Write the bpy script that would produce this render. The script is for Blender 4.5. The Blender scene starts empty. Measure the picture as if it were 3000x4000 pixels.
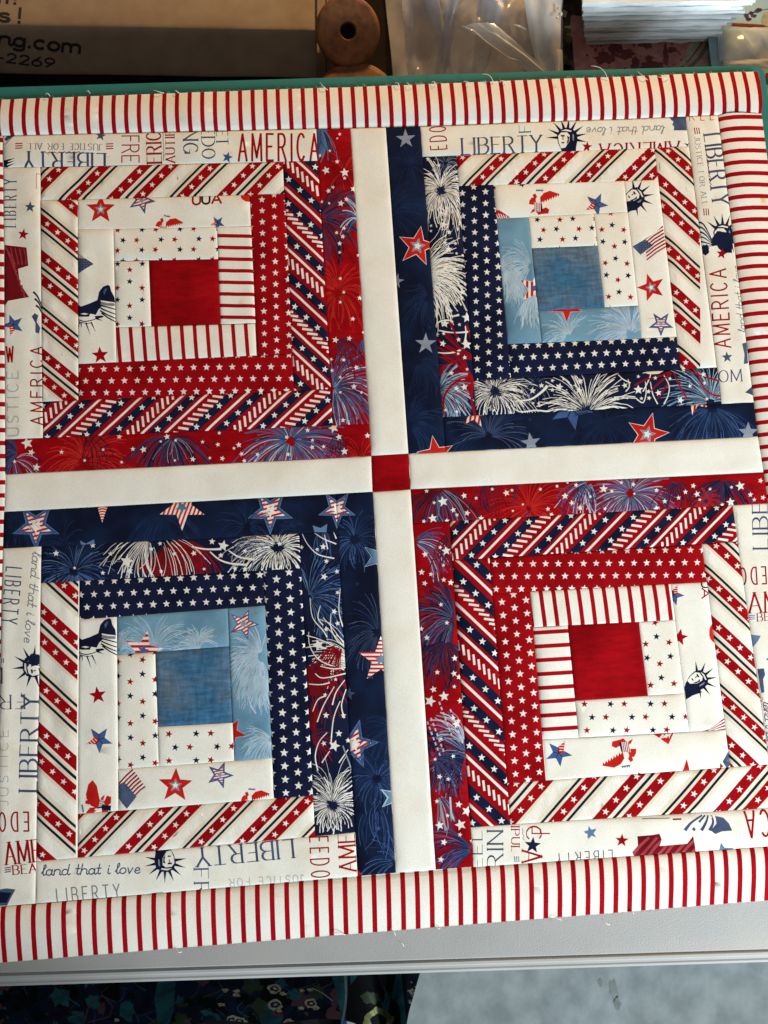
import bpy, bmesh, math, random
import numpy as np
from mathutils import Vector, Matrix, noise
from mathutils.geometry import delaunay_2d_cdt
random.seed(7)
SC = bpy.context.scene
COL = SC.collection
IN = 0.0254
# ------------------------------------------------------------------ camera
FPX = 3600.0                       # focal length in photograph pixels
RV = (-0.1741, 0.0505, 0.0579)     # camera rotation (world to camera), quilt plane is z = 0
TV = (0.1841, 1.0923, -25.5078)     # inches
def rodrigues(r):
    v = Vector(r); th = v.length
    return Matrix.Rotation(th, 3, v.normalized())
RC = rodrigues(RV)
CAM = -(RC.transposed() @ Vector(TV)) * IN
cd = bpy.data.cameras.new('camera'); cam = bpy.data.objects.new('camera', cd); COL.objects.link(cam)
cam.matrix_world = Matrix.Translation(CAM) @ RC.transposed().to_4x4()
cd.sensor_fit = 'VERTICAL'; cd.sensor_height = 24.0
cd.lens = 24.0 * FPX / 4000.0
cd.clip_start = 0.01; cd.clip_end = 50
cd.dof.use_dof = True; cd.dof.focus_distance = 0.645; cd.dof.aperture_fstop = cd.lens / 2.2
SC.camera = cam
# ------------------------------------------------------------------ light
w = bpy.data.worlds.new('World'); SC.world = w; w.use_nodes = True
w.node_tree.nodes['Background'].inputs[0].default_value = (0.62, 0.70, 0.80, 1)
w.node_tree.nodes['Background'].inputs[1].default_value = 0.09
def area(name, loc, aim, size, power, col, spread=180):
    l = bpy.data.lights.new(name, 'AREA'); l.shape = 'RECTANGLE'; l.size, l.size_y = size
    l.energy = power; l.color = col; l.spread = math.radians(spread)
    o = bpy.data.objects.new(name, l); COL.objects.link(o); o.location = loc
    o.rotation_euler = (Vector(aim) - Vector(loc)).to_track_quat('-Z', 'Y').to_euler()
    return o
area('window_light', (0.78, -0.90, 0.60), (0.10, -0.05, 0), (0.55, 0.55), 26.5, (0.88, 0.97, 1.0))
area('warm_lamp', (0.40, 1.22, 0.38), (0.1, 0.15, 0), (0.16, 0.16), 13, (1.0, 0.60, 0.22))
area('room_light', (-0.2, 0.1, 2.2), (0, 0, 0), (1.2, 1.2), 3.0, (1.0, 0.92, 0.80))
SC.view_settings.view_transform = 'Standard'; SC.view_settings.look = 'None'
SC.view_settings.exposure = 0.08; SC.view_settings.gamma = 1.0
SC.cycles.max_bounces = 6; SC.cycles.transparent_max_bounces = 12

# ------------------------------------------------------------------ pixel rays
def ray(px, py):
    d = Vector(((px - 1500) / FPX, -(py - 2000) / FPX, -1.0))
    return (RC.transposed() @ d)
def at_z(px, py, z=0.0):
    d = ray(px, py); t = (z - CAM.z) / d.z
    return CAM + d * t
def at_y(px, py, y):
    d = ray(px, py); t = (y - CAM.y) / d.y
    return CAM + d * t
def W(p):
    v = at_z(p[0], p[1], 0.0); return (v.x * 1000, v.y * 1000)      # millimetres on the quilt plane

# ------------------------------------------------------------------ materials
def nt(m):
    m.use_nodes = True; n = m.node_tree; return n, n.nodes['Principled BSDF']
MATS = {}
def cloth(name, c, c2=None, scale=45, lo=.42, hi=.66, rough=.95, sheen=.0, scale2=None):
    m = bpy.data.materials.new(name); n, b = nt(m); N = n.nodes; L = n.links
    geo = N.new('ShaderNodeNewGeometry')
    c2 = c2 or tuple(x * .82 for x in c)
    t = N.new('ShaderNodeTexNoise'); t.inputs['Scale'].default_value = scale; t.inputs['Detail'].default_value = 3; t.inputs['Roughness'].default_value = .55
    L.new(geo.outputs['Position'], t.inputs['Vector'])
    r = N.new('ShaderNodeValToRGB'); r.color_ramp.elements[0].position = lo; r.color_ramp.elements[1].position = hi
    r.color_ramp.elements[0].color = (*c, 1); r.color_ramp.elements[1].color = (*c2, 1)
    L.new(t.outputs['Fac'], r.inputs['Fac'])
    # woven threads: fine speckle in the dye
    t2 = N.new('ShaderNodeTexNoise'); t2.inputs['Scale'].default_value = 1700; t2.inputs['Detail'].default_value = 1
    L.new(geo.outputs['Position'], t2.inputs['Vector'])
    mr = N.new('ShaderNodeMapRange'); mr.inputs['From Min'].default_value = .3; mr.inputs['From Max'].default_value = .7
    mr.inputs['To Min'].default_value = .92; mr.inputs['To Max'].default_value = 1.06
    L.new(t2.outputs['Fac'], mr.inputs['Value'])
    mx = N.new('ShaderNodeVectorMath'); mx.operation = 'SCALE'
    L.new(r.outputs['Color'], mx.inputs[0]); L.new(mr.outputs['Result'], mx.inputs['Scale'])
    L.new(mx.outputs['Vector'], b.inputs['Base Color'])
    bp = N.new('ShaderNodeBump'); bp.inputs['Strength'].default_value = .18; bp.inputs['Distance'].default_value = .0004
    t3 = N.new('ShaderNodeTexNoise'); t3.inputs['Scale'].default_value = 900; t3.inputs['Detail'].default_value = 2
    L.new(geo.outputs['Position'], t3.inputs['Vector']); L.new(t3.outputs['Fac'], bp.inputs['Height']); L.new(bp.outputs['Normal'], b.inputs['Normal'])
    b.inputs['Roughness'].default_value = rough
    b.inputs['Specular IOR Level'].default_value = .05
    b.inputs['Sheen Weight'].default_value = sheen; b.inputs['Sheen Roughness'].default_value = .5
    MATS[name] = m; return m
CR = (.77, .755, .685)
cloth('cream', CR, (.72, .675, .57), 38, .46, .74)
cloth('ivory', (.785, .775, .71), (.74, .70, .605), 30, .46, .76)
cloth('tan', (.52, .44, .30), (.60, .54, .40), 60)
cloth('tan_line', (.69, .615, .47), (.71, .65, .52), 60)
cloth('white', (.76, .75, .72), (.70, .68, .63), 60)
cloth('red', (.31, .0025, .006), (.23, .0015, .004), 50)
cloth('stripe_red', (.35, .003, .009), (.29, .002, .007), 50)
cloth('crimson', (.31, .0025, .006), (.19, .001, .003), 30, .38, .70)
cloth('scarlet', (.52, .016, .010), (.42, .010, .008), 50)
cloth('flame', (.50, .030, .022), (.40, .016, .014), 60)
cloth('maroon', (.16, .006, .010), (.10, .004, .008), 60)
cloth('rose', (.36, .05, .06), (.26, .03, .04), 90)
cloth('navy', (.008, .012, .040), (.005, .007, .023), 50)
cloth('deep_navy', (.005, .0075, .022), (.008, .020, .062), 28, .40, .72)
cloth('mid_navy', (.014, .032, .098), (.009, .020, .06), 60)
cloth('blue', (.050, .105, .27), (.035, .075, .20), 60)
cloth('steel', (.115, .20, .33), (.09, .15, .26), 60)
cloth('sky', (.155, .30, .415), (.10, .215, .325), 38, .40, .68)
cloth('pale_sky', (.36, .50, .57), (.28, .42, .50), 60)
cloth('ice', (.42, .50, .62), (.36, .44, .56), 60)
cloth('denim', (.040, .125, .235), (.105, .155, .215), 34, .40, .66)
def streak(m, sx, sy, dark):
    n = m.node_tree; N = n.nodes; L = n.links; b = N['Principled BSDF']; src = b.inputs['Base Color'].links[0].from_socket
    geo = N.new('ShaderNodeNewGeometry'); mp = N.new('ShaderNodeMapping'); mp.inputs['Scale'].default_value = (sx, sy, 1)
    L.new(geo.outputs['Position'], mp.inputs['Vector']); t = N.new('ShaderNodeTexNoise'); t.inputs['Scale'].default_value = 1; t.inputs['Detail'].default_value = 5; t.inputs['Roughness'].default_value = .7
    L.new(mp.outputs['Vector'], t.inputs['Vector']); mr = N.new('ShaderNodeMapRange'); mr.inputs['From Min'].default_value = .3; mr.inputs['From Max'].default_value = .7
    mr.inputs['To Min'].default_value = dark; mr.inputs['To Max'].default_value = 2 - dark
    L.new(t.outputs['Fac'], mr.inputs['Value']); v = N.new('ShaderNodeVectorMath'); v.operation = 'SCALE'; L.new(src, v.inputs[0]); L.new(mr.outputs['Result'], v.inputs['Scale']); L.new(v.outputs['Vector'], b.inputs['Base Color'])
streak(MATS['denim'], 90, 420, .62); streak(MATS['denim'], 300, 60, .72); streak(MATS['crimson'], 60, 260, .74)
cloth('grey_blue', (.235, .275, .345), (.20, .235, .30), 60)
cloth('ink', (.045, .060, .115), (.07, .10, .19), 60)
cloth('grey_ink', (.20, .215, .235), (.16, .17, .19), 60)
cloth('faint_ink', (.40, .41, .39), (.46, .46, .42), 60)
cloth('purple', (.09, .03, .075), (.06, .02, .06), 60)

# ------------------------------------------------------------------ scene helpers
def tag(o, label=None, cat=None, group=None, kind=None):
    for k, v in (('label', label), ('category', cat), ('group', group), ('kind', kind)):
        if v: o[k] = v
    return o
def empty(name, loc=(0, 0, 0)):
    o = bpy.data.objects.new(name, None); COL.objects.link(o); o.location = loc; o.empty_display_size = .02; return o
def mesh_obj(name, verts, faces, mats, parent=None, idx=None, smooth=True):
    me = bpy.data.meshes.new(name); me.from_pydata(verts, [], faces)
    for m in (mats if isinstance(mats, (list, tuple)) else [mats]): me.materials.append(m)
    if idx: me.polygons.foreach_set('material_index', idx)
    if smooth: me.polygons.foreach_set('use_smooth', [True] * len(me.polygons))
    me.update()
    o = bpy.data.objects.new(name, me); COL.objects.link(o)
    if parent:
        o.parent = parent; o.matrix_parent_inverse = Matrix.Translation(parent.location).inverted()
    return o
def bm_obj(name, bm, mats, parent=None, smooth=True):
    me = bpy.data.meshes.new(name); bm.to_mesh(me); bm.free()
    for m in (mats if isinstance(mats, (list, tuple)) else [mats]): me.materials.append(m)
    if smooth: me.polygons.foreach_set('use_smooth', [True] * len(me.polygons))
    o = bpy.data.objects.new(name, me); COL.objects.link(o)
    if parent:
        o.parent = parent; o.matrix_parent_inverse = Matrix.Translation(parent.location).inverted()
    return o

# ------------------------------------------------------------------ stroke lettering
def arc(cx, cy, rx, ry, a0, a1, n=8):
    return [(cx + rx * math.cos(math.radians(a0 + (a1 - a0) * i / n)), cy + ry * math.sin(math.radians(a0 + (a1 - a0) * i / n))) for i in range(n + 1)]
GL = {
 'A': (.62, [[(0, 0), (.31, 1)], [(.31, 1), (.62, 0)], [(.11, .34), (.51, .34)]]),
 'B': (.55, [[(0, 0), (0, 1)], [(0, 1), (.28, 1)] + arc(.28, .76, .22, .24, 80, -90, 6) + [(0, .52)], [(0, .52), (.3, .52)] + arc(.3, .26, .25, .26, 80, -90, 6) + [(0, 0)]]),
 'C': (.58, [arc(.3, .5, .3, .5, 45, 315, 12)]),
 'D': (.6, [[(0, 0), (0, 1)], [(0, 1), (.22, 1)] + arc(.22, .5, .38, .5, 85, -90, 9) + [(0, 0)]]),
 'E': (.48, [[(0, 0), (0, 1)], [(0, 1), (.48, 1)], [(0, .52), (.38, .52)], [(0, 0), (.48, 0)]]),
 'F': (.46, [[(0, 0), (0, 1)], [(0, 1), (.46, 1)], [(0, .52), (.36, .52)]]),
 'G': (.6, [arc(.3, .5, .3, .5, 45, 330, 12), [(.58, .1), (.58, .42)], [(.36, .42), (.62, .42)]]),
 'I': (.06, [[(.03, 0), (.03, 1)]]),
 'J': (.3, [[(.3, 1), (.3, .2)] + arc(.15, .2, .15, .2, 0, -150, 5)]),
 'L': (.46, [[(0, 0), (0, 1)], [(0, 0), (.46, 0)]]),
 'M': (.72, [[(0, 0), (.04, 1)], [(.04, 1), (.36, .1)], [(.36, .1), (.68, 1)], [(.68, 1), (.72, 0)]]),
 'N': (.6, [[(0, 0), (0, 1)], [(0, 1), (.6, 0)], [(.6, 0), (.6, 1)]]),
 'O': (.62, [arc(.31, .5, .31, .5, 0, 360, 16)]),
 'P': (.5, [[(0, 0), (0, 1)], [(0, 1), (.25, 1)] + arc(.25, .74, .25, .26, 80, -90, 6) + [(0, .48)]]),
 'R': (.56, [[(0, 0), (0, 1)], [(0, 1), (.26, 1)] + arc(.26, .75, .24, .25, 80, -90, 6) + [(0, .5)], [(.26, .5), (.56, 0)]]),
 'S': (.46, [arc(.24, .76, .22, .24, 30, 240, 7) + arc(.22, .25, .24, .25, 70, -150, 7)]),
 'T': (.56, [[(.28, 0), (.28, 1)], [(0, 1), (.56, 1)]]),
 'U': (.56, [[(0, 1), (0, .3)] + arc(.28, .3, .28, .3, 180, 360, 8) + [(.56, 1)]]),
 'W': (.8, [[(0, 1), (.2, 0)], [(.2, 0), (.4, .9)], [(.4, .9), (.6, 0)], [(.6, 0), (.8, 1)]]),
 'Y': (.6, [[(0, 1), (.3, .5)], [(.6, 1), (.3, .5)], [(.3, .5), (.3, 0)]]),
 # script / lower case
 'a': (.46, [arc(.2, .27, .2, .27, 40, 400, 10), [(.4, .54), (.4, .1), (.5, 0), (.6, .1)]]),
 'd': (.46, [arc(.2, .27, .2, .27, 40, 400, 10), [(.42, 1), (.4, .1), (.5, 0), (.6, .1)]]),
 'e': (.4, [[(.02, .22), (.34, .32)] + arc(.2, .32, .15, .22, 20, 180, 6) + arc(.22, .25, .2, .25, 190, 330, 6)]),
 'h': (.44, [[(0, 0), (.03, 1)], [(.02, .35)] + arc(.22, .36, .18, .18, 150, 0, 6) + [(.4, .1), (.48, 0), (.56, .1)]]),
 'i': (.12, [[(.04, .54), (.04, .1), (.14, 0), (.22, .1)], [(.05, .72), (.06, .78)]]),
 'l': (.14, [[(-.08, .2), (.16, .8), (.12, 1), (.02, .9), (.02, .15), (.12, 0), (.24, .12)]]),
 'n': (.44, [[(0, 0), (.01, .54)], [(.02, .35)] + arc(.22, .36, .18, .18, 150, 0, 6) + [(.4, .1), (.48, 0), (.56, .1)]]),
 'o': (.42, [arc(.21, .27, .21, .27, 0, 360, 12)]),
 't': (.26, [[(.12, .95), (.1, .1), (.2, 0), (.3, .1)], [(-.04, .56), (.28, .56)]]),
 'v': (.4, [[(0, .54), (.16, 0), (.36, .54)]]),
 'c': (.4, [arc(.21, .27, .21, .27, 50, 310, 10)]),
 'g': (.42, [arc(.2, .27, .2, .27, 40, 400, 10), [(.4, .54), (.4, -.1)] + arc(.2, -.1, .2, .16, 0, -150, 6)]),
 'm': (.66, [[(0, 0), (0, .54)], [(0, .35)] + arc(.16, .36, .16, .18, 150, 0, 6) + [(.32, 0)], [(.32, .35)] + arc(.49, .36, .17, .18, 150, 0, 6) + [(.66, 0)]]),
 's': (.36, [arc(.18, .41, .16, .13, 30, 240, 6) + arc(.18, .14, .18, .14, 70, -150, 6)]),
 '!': (.1, [[(.05, .3), (.05, 1)], [(.05, 0), (.05, .08)]]),
 '.': (.1, [[(.05, 0), (.05, .08)]]),
 '-': (.3, [[(0, .4), (.28, .4)]]),
 '2': (.5, [arc(.25, .72, .23, .28, 170, -30, 8) + [(0, 0), (.5, 0)]]),
 '6': (.5, [[(.42, 1), (.12, .6)] + arc(.25, .3, .25, .3, 160, 520, 14)]),
 '9': (.5, [[(.08, 0), (.38, .4)] + arc(.25, .7, .25, .3, -20, 340, 14)]),
 '=': (.3, [[(0, .1), (.3, .1)], [(0, .5), (.3, .5)], [(0, .9), (.3, .9)]]),
 ' ': (.3, []),
}
def seg_poly(a, b, wa, wb, ext):
    dx, dy = b[0] - a[0], b[1] - a[1]; l = math.hypot(dx, dy) or 1e-6; dx /= l; dy /= l
    a = (a[0] - dx * ext, a[1] - dy * ext); b = (b[0] + dx * ext, b[1] + dy * ext)
    nx, ny = -dy, dx
    return [(a[0] + nx * wa, a[1] + ny * wa), (a[0] - nx * wa, a[1] - ny * wa), (b[0] - nx * wb, b[1] - ny * wb), (b[0] + nx * wb, b[1] + ny * wb)]
def layout(txt, width, wt, serif, slant, spc):
    """polygons of a line of lettering: height 1, from x = 0 to x = width"""
    tot = sum(GL[c][0] for c in txt) + spc * (len(txt) - 1)
    k = width / tot; x = 0; out = []
    for c in txt:
        gw, strokes = GL[c]
        for s in strokes:
            for i in range(len(s) - 1):
                a, b = s[i], s[i + 1]
                if abs(a[0] - b[0]) + abs(a[1] - b[1]) < 1e-3: continue
                a = (x + a[0] * k + slant * a[1], a[1]); b = (x + b[0] * k + slant * b[1], b[1])
                h = wt
                if serif:
                    dd = abs(b[1] - a[1]) / (math.hypot(b[0] - a[0], b[1] - a[1]) + 1e-6); h = wt * (.45 + .75 * dd)
                out.append(seg_poly(a, b, h / 2, h / 2, h * .3))
            if serif:
                for e, f in ((s[0], s[1]), (s[-1], s[-2])):
                    if e[1] in (0, 1) and abs(f[1] - e[1]) > .4:
                        ex = x + e[0] * k + slant * e[1]
                        out.append(seg_poly((ex - wt * 1.15, e[1]), (ex + wt * 1.15, e[1]), wt * .2, wt * .2, 0))
        x += (gw + spc) * k
    return out

# ------------------------------------------------------------------ patches of printed cloth
FR = {'S0': (0, 0, 1.0), 'A': (0, 300, 800), 'B': (700, 450, 800), 'C': (0, 950, 800), 'D': (700, 1050, 900), 'E': (0, 1400, 800),
      'F': (1450, 400, 750), 'G': (2100, 400, 800), 'H': (1450, 1050, 800), 'I': (2200, 1050, 800), 'J': (2400, 400, 600),
      'K': (0, 1900, 800), 'L': (750, 1900, 850), 'M': (0, 2600, 800), 'N': (750, 2600, 850), 'O': (0, 3100, 800),
      'P': (1550, 1850, 800), 'Q': (2250, 1850, 750), 'R': (1550, 2500, 800), 'S': (2250, 2500, 750), 'X': (0, 0, 800)}
def area2(p): return .5 * sum(p[i - 1][0] * p[i][1] - p[i][0] * p[i - 1][1] for i in range(len(p)))
class Patch:
    def __init__(s, name, quad, base, label=None):
        s.name, s.quad, s.base, s.label = name, quad, base, label
        s.shapes = []; s.mask = None
        s.fr('S0')
        xs = [p[0] for p in quad]; ys = [p[1] for p in quad]
        s.bb = (min(xs), min(ys), max(xs), max(ys))
    def fr(s, f):
        x, y, wd = FR[f]; s.o = (x, y); s.k = 1.0 if f == 'S0' else wd / 1659.0; return s
    def T(s, x, y): return (s.o[0] + x * s.k, s.o[1] + y * s.k)
    def add(s, pts, mat, raw=False):
        q = pts if raw else [s.T(*p) for p in pts]
        xs = [p[0] for p in q]; ys = [p[1] for p in q]
        if max(xs) < s.bb[0] or min(xs) > s.bb[2] or max(ys) < s.bb[1] or min(ys) > s.bb[3]: return None
        s.shapes.append((q, mat, s.mask)); return len(s.shapes) - 1
    def star(s, x, y, r, mat, rot=0, inner=.42, jit=0):
        rot = rot + random.uniform(-jit, jit)
        pts = []
        for i in range(10):
            a = math.radians(rot + 36 * i - 90); q = r if i % 2 == 0 else r * inner
            pts.append((x + q * math.cos(a), y + q * math.sin(a)))
        return s.add(pts, mat)
    def stars(s, lst, mat='white'):
        for x, y, r in lst: s.star(x, y, r, mat, random.uniform(-20, 20), .45)
        return s
    def lattice(s, o, e1, e2, r, mat='white', n=(-22, 30), m=(-5, 5), rot=0):
        for j in range(m[0], m[1]):
            for i in range(n[0], n[1]):
                f = i + (.5 if j % 2 else 0)
                s.star(o[0] + f * e1[0] + j * e2[0], o[1] + f * e1[1] + j * e2[1], r * random.uniform(.84, .95), mat, rot, .44, 5)
        return s
    def pairs(s, o, pr, e1, e2, r, c1, c2):
        for j in range(-4, 5):
            for i in range(-6, 7):
                f = i + (.5 if j % 2 else 0)
                x, y = o[0] + f * e1[0] + j * e2[0], o[1] + f * e1[1] + j * e2[1]
                s.star(x, y, r, c1, 10, .42, 12); s.star(x + pr[0], y + pr[1], r, c2, 10, .42, 12)
        return s
    def line(s, a, b, wd, mat):
        return s.add(seg_poly(a, b, wd / 2, wd / 2, 0), mat)
    def band(s, c, d, half, a, b, mat, step):
        """long strip parallel to d, between fractions a and b of the step"""
        l = math.hypot(*d); d = (d[0] / l * half, d[1] / l * half)
        p0 = (c[0] + step[0] * a, c[1] + step[1] * a); p1 = (c[0] + step[0] * b, c[1] + step[1] * b)
        return s.add([(p0[0] - d[0], p0[1] - d[1]), (p0[0] + d[0], p0[1] + d[1]), (p1[0] + d[0], p1[1] + d[1]), (p1[0] - d[0], p1[1] - d[1])], mat)
    def stripes(s, o, step, along, wd, mat='stripe_red', n=(-20, 20)):
        for i in range(*n):
            c = (o[0] + i * step[0], o[1] + i * step[1]); s.line((c[0] - along[0], c[1] - along[1]), (c[0] + along[0], c[1] + along[1]), wd, mat)
        return s
    def diag_cream(s, o, step, d, half=420, st=105, n=(-3, 4), sr=25):
        l = math.hypot(*d); u = (d[0] / l, d[1] / l)
        for k in range(*n):
            c = (o[0] + k * step[0], o[1] + k * step[1])
            for a, b in ((.035, .21), (.415, .585), (.645, .82)): s.band(c, d, half, a - .01, b + .012, 'tan_line', step) if a > .5 or a < .1 else None
            for a, b in ((-.045, -.0), (.24, .285), (.57, .66)): s.band(c, d, half, a, b, 'tan_line', step)
            for a, b in ((0, .03), (.212, .242), (.598, .63)): s.band(c, d, half, a, b, 'navy', step)
            for a, b in ((.062, .18), (.43, .555), (.672, .798)):
                s.band(c, d, half, a, b, 'red', step)
                m = (a + b) / 2; p = (c[0] + step[0] * m, c[1] + step[1] * m); ph = random.uniform(-.5, .5)
                for i in range(-4, 5):
                    q = (i + ph) * st; s.star(p[0] + u[0] * q, p[1] + u[1] * q, sr, 'white', 15, .42, 15)
            # brushed tan ticks inside the widest cream stripe
            for m in (.345, .895):
                p = (c[0] + step[0] * m, c[1] + step[1] * m)
                for i in range(-10, 11):
                    q = i * 34; x, y = p[0] + u[0] * q, p[1] + u[1] * q
                    s.line((x - 4, y - 30), (x + 6, y + 28), 11, 'ivory')
        return s
    def diag_red(s, o, step, d, half=420, n=(-3, 4), sr=28, st=125, tk=38):
        l = math.hypot(*d); u = (d[0] / l, d[1] / l)
        for k in range(*n):
            c = (o[0] + k * step[0], o[1] + k * step[1])
            for m in (.225, .585, .84):
                s.band(c, d, half, m - .058, m + .058, 'navy', step)
                p = (c[0] + step[0] * m, c[1] + step[1] * m); ph = random.uniform(-.5, .5)
                for i in range(-4, 5):
                    q = (i + ph) * st; s.star(p[0] + u[0] * q, p[1] + u[1] * q, sr, 'white', 5, .44, 8)
            for m in (.115, .34, .72): s.band(c, d, half, m - .016, m + .016, 'white', step)
            for m, v in ((0, 1), (.47, 0)):
                p = (c[0] + step[0] * m, c[1] + step[1] * m)
                for i in range(-9, 10):
                    q = i * tk * 1.42; x, y = p[0] + u[0] * q, p[1] + u[1] * q
                    if v: s.line((x - 5, y - 42), (x + 5, y + 42), 18, 'white')
                    else: s.line((x - 42, y - 6), (x + 42, y + 6), 18, 'white')
        return s
    def stroke(s, pts, w0, w1, mat):
        if 3 <= len(pts) <= 5:
            P_ = [pts[0]] + list(pts) + [pts[-1]]; fine = []
            for i in range(1, len(P_) - 2):
                a, b, c, d = P_[i - 1:i + 3]
                for k in range(4):
                    t = k / 4; fine.append(tuple(.5 * (2 * b[j] + (c[j] - a[j]) * t + (2 * a[j] - 5 * b[j] + 4 * c[j] - d[j]) * t * t + (3 * b[j] - a[j] - 3 * c[j] + d[j]) * t ** 3) for j in (0, 1)))
            pts = fine + [pts[-1]]
        L, Rr = [], []
        n = len(pts)
        for i, p in enumerate(pts):
            a, b = pts[max(0, i - 1)], pts[min(n - 1, i + 1)]
            dx, dy = b[0] - a[0], b[1] - a[1]; l = math.hypot(dx, dy) or 1
            t = i / (n - 1); hw = (w0 + (w1 - w0) * t) / 2
            L.append((p[0] - dy / l * hw, p[1] + dx / l * hw)); Rr.append((p[0] + dy / l * hw, p[1] - dx / l * hw))
        return s.add(L + Rr[::-1], mat)
    def burst(s, x, y, R, n, mats, w=9, a0=0, a1=360, r0=.12, droop=.25, wend=None, rmin=.55, sx=1.0):
        pale = any(m in ('cream', 'white') for m in mats); fine = .5 if pale else .8
        n = int(n * (1.0 if pale else 1.3)); w = w * fine
        for i in range(n):
            a = math.radians(a0 + (a1 - a0) * (i + random.uniform(-.4, .4)) / n)
            rr = R * random.uniform(rmin, 1.0); c, sn = math.cos(a), math.sin(a); pts = []; sw = random.uniform(.05, .38) * (1 if c > 0 else -1)
            q0 = R * r0 * random.uniform(.7, 1.5)
            for k in range(6):
                t = k / 5; q = q0 + (rr - q0) * t
                ca, sa = math.cos(a + sw * t * t), math.sin(a + sw * t * t)
                pts.append((x + ca * q * sx, y + sa * q + droop * 1.35 * R * t * t * abs(c) * (1 if sn > -.4 else .6)))
            ww = w * random.uniform(.6, 1.25)
            s.stroke(pts, ww * .55, ww * .9 if wend is None else wend, random.choice(mats))
        return s
    def blob(s, x, y, rx, ry, mat, n=18, rough=.22):
        return s.add([(x + rx * (1 + random.uniform(-rough, rough)) * math.cos(6.2832 * i / n), y + ry * (1 + random.uniform(-rough, rough)) * math.sin(6.2832 * i / n)) for i in range(n)], mat)
    def text(s, txt, a, b, h, mat, wt=.09, serif=False, slant=0, spc=.22, aspect=None):
        """baseline from a to b, capital height h, in the current frame"""
        dx, dy = b[0] - a[0], b[1] - a[1]; l = math.hypot(dx, dy); u = (dx / l, dy / l); up = (u[1], -u[0])
        for p in layout(txt, l / h, wt, serif, slant, spc):
            s.add([(a[0] + (u[0] * q[0] + up[0] * q[1]) * h, a[1] + (u[1] * q[0] + up[1] * q[1]) * h) for q in p], mat)
        return s
    def local(s, x, y, r, rot, flip=1):
        c, sn = math.cos(math.radians(rot)), math.sin(math.radians(rot))
        return lambda u, v: (x + r * (flip * u * c + v * sn), y + r * (flip * u * sn - v * c))
    def statue(s, x, y, r, rot=0, flip=1, n=7, a0=-15, a1=195):
        r *= 1.1
        f = s.local(x, y, r, rot, flip)
        for i in range(n):
            a = math.radians(a0 + (a1 - a0) * i / (n - 1)); c, sn = math.cos(a), math.sin(a)
            b = .24
            s.add([f(.75 * c - b * sn * .6, .75 * sn + b * c * .6), f(.75 * c + b * sn * .6, .75 * sn - b * c * .6), f(1.85 * c, 1.85 * sn)], 'navy')
        s.add([f(-.9, .05), f(-.75, .62), f(-.3, .88), f(.3, .88), f(.78, .6), f(.95, 0), f(.9, -.7), f(1.0, -1.5), f(.2, -1.6), f(-.25, -1.25), f(-.7, -.6)], 'navy')
        s.add([f(-.78, .1), f(-.55, .42), f(-.05, .5), f(.22, .3), f(.25, -.25), f(-.05, -.85), f(-.42, -.95), f(-.68, -.45)], 'cream')
        s.add([f(-.6, .55), f(-.2, .74), f(.35, .7), f(.3, .58), f(-.15, .6)], 'cream')
        s.add([f(-.58, .2), f(-.2, .24), f(-.22, .08), f(-.52, .06)], 'navy')
        s.add([f(-.02, .2), f(.2, .1), f(.2, -.3), f(.02, -.6), f(.08, -.1)], 'navy')
        s.add([f(-.45, -.42), f(-.15, -.38), f(-.2, -.52), f(-.42, -.52)], 'navy')
        s.add([f(-.42, .05), f(-.36, -.2), f(-.28, -.2), f(-.32, .05)], 'ink')
        s.add([f(.45, .45), f(.6, .3), f(.62, -.2), f(.5, -.1)], 'grey_blue')
        return s
    def side_statue(s, ox, oy):
        q = lambda L: [(x + ox, y + oy) for x, y in L]
        s.add(q([(630, 498), (660, 520), (720, 500), (792, 468), (808, 400), (840, 362), (878, 346), (896, 356), (905, 395), (930, 440), (935, 486), (870, 478), (820, 470), (828, 520), (800, 545), (780, 585), (735, 578), (725, 602), (660, 602), (630, 596)]), 'navy')
        s.add(q([(822, 480), (870, 492), (932, 492), (932, 515), (860, 512), (820, 505)]), 'grey_ink')
        for a, b, c in (((822, 512), (880, 526), (940, 542)), ((818, 532), (870, 556), (940, 580)), ((815, 552), (870, 585), (940, 614)), ((825, 570), (880, 610), (945, 645))): s.stroke(q([a, b, c]), 13, 8, 'navy')
        s.add(q([(770, 595), (830, 590), (846, 604), (800, 615), (838, 636), (780, 622)]), 'navy')
        s.stroke(q([(632, 622), (690, 640), (752, 628), (790, 610)]), 9, 6, 'navy'); s.stroke(q([(640, 640), (700, 655), (745, 650)]), 7, 5, 'navy')
        s.add(q([(655, 578), (690, 572), (722, 580), (690, 588)]), 'cream'); s.add(q([(840, 400), (862, 372), (874, 380), (850, 430)]), 'blue')
        for a, b in (((700, 650), (735, 748)), ((742, 645), (778, 724)), ((648, 645), (634, 700)), ((660, 650), (665, 690))): s.stroke(q([a, b]), 13, 2, 'navy')
        return s
    def eagle(s, x, y, r, rot=0, flip=1):
        f = s.local(x, y, r, rot, flip)
        wing = [(.25, .1), (.2, .55), (.45, .85), (.85, 1.0), (1.5, .8)]
        low = []
        for i in range(7):
            t = i / 6; low += [(1.42 - .98 * t, .66 - .42 * t - .07), (1.36 - .98 * t, .74 - .42 * t)]
        s.add([f(*p) for p in wing + low], 'scarlet')
        s.add([f(-.5, .35), f(-.35, .55), f(-.1, .5), f(-.05, .2), f(-.25, .05), f(-.55, .1)], 'scarlet')
        s.add([f(-.3, .72), f(-.12, .82), f(.0, .6), f(-.1, .42), f(-.22, .5)], 'scarlet')
        s.add([f(-.45, -.5), f(-.1, -.35), f(.1, -.6), f(.3, -.55), f(.75, -.5), f(.82, -.25), f(.6, -.1), f(.35, -.2), f(.1, -.05), f(-.3, -.25)], 'scarlet')
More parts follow.
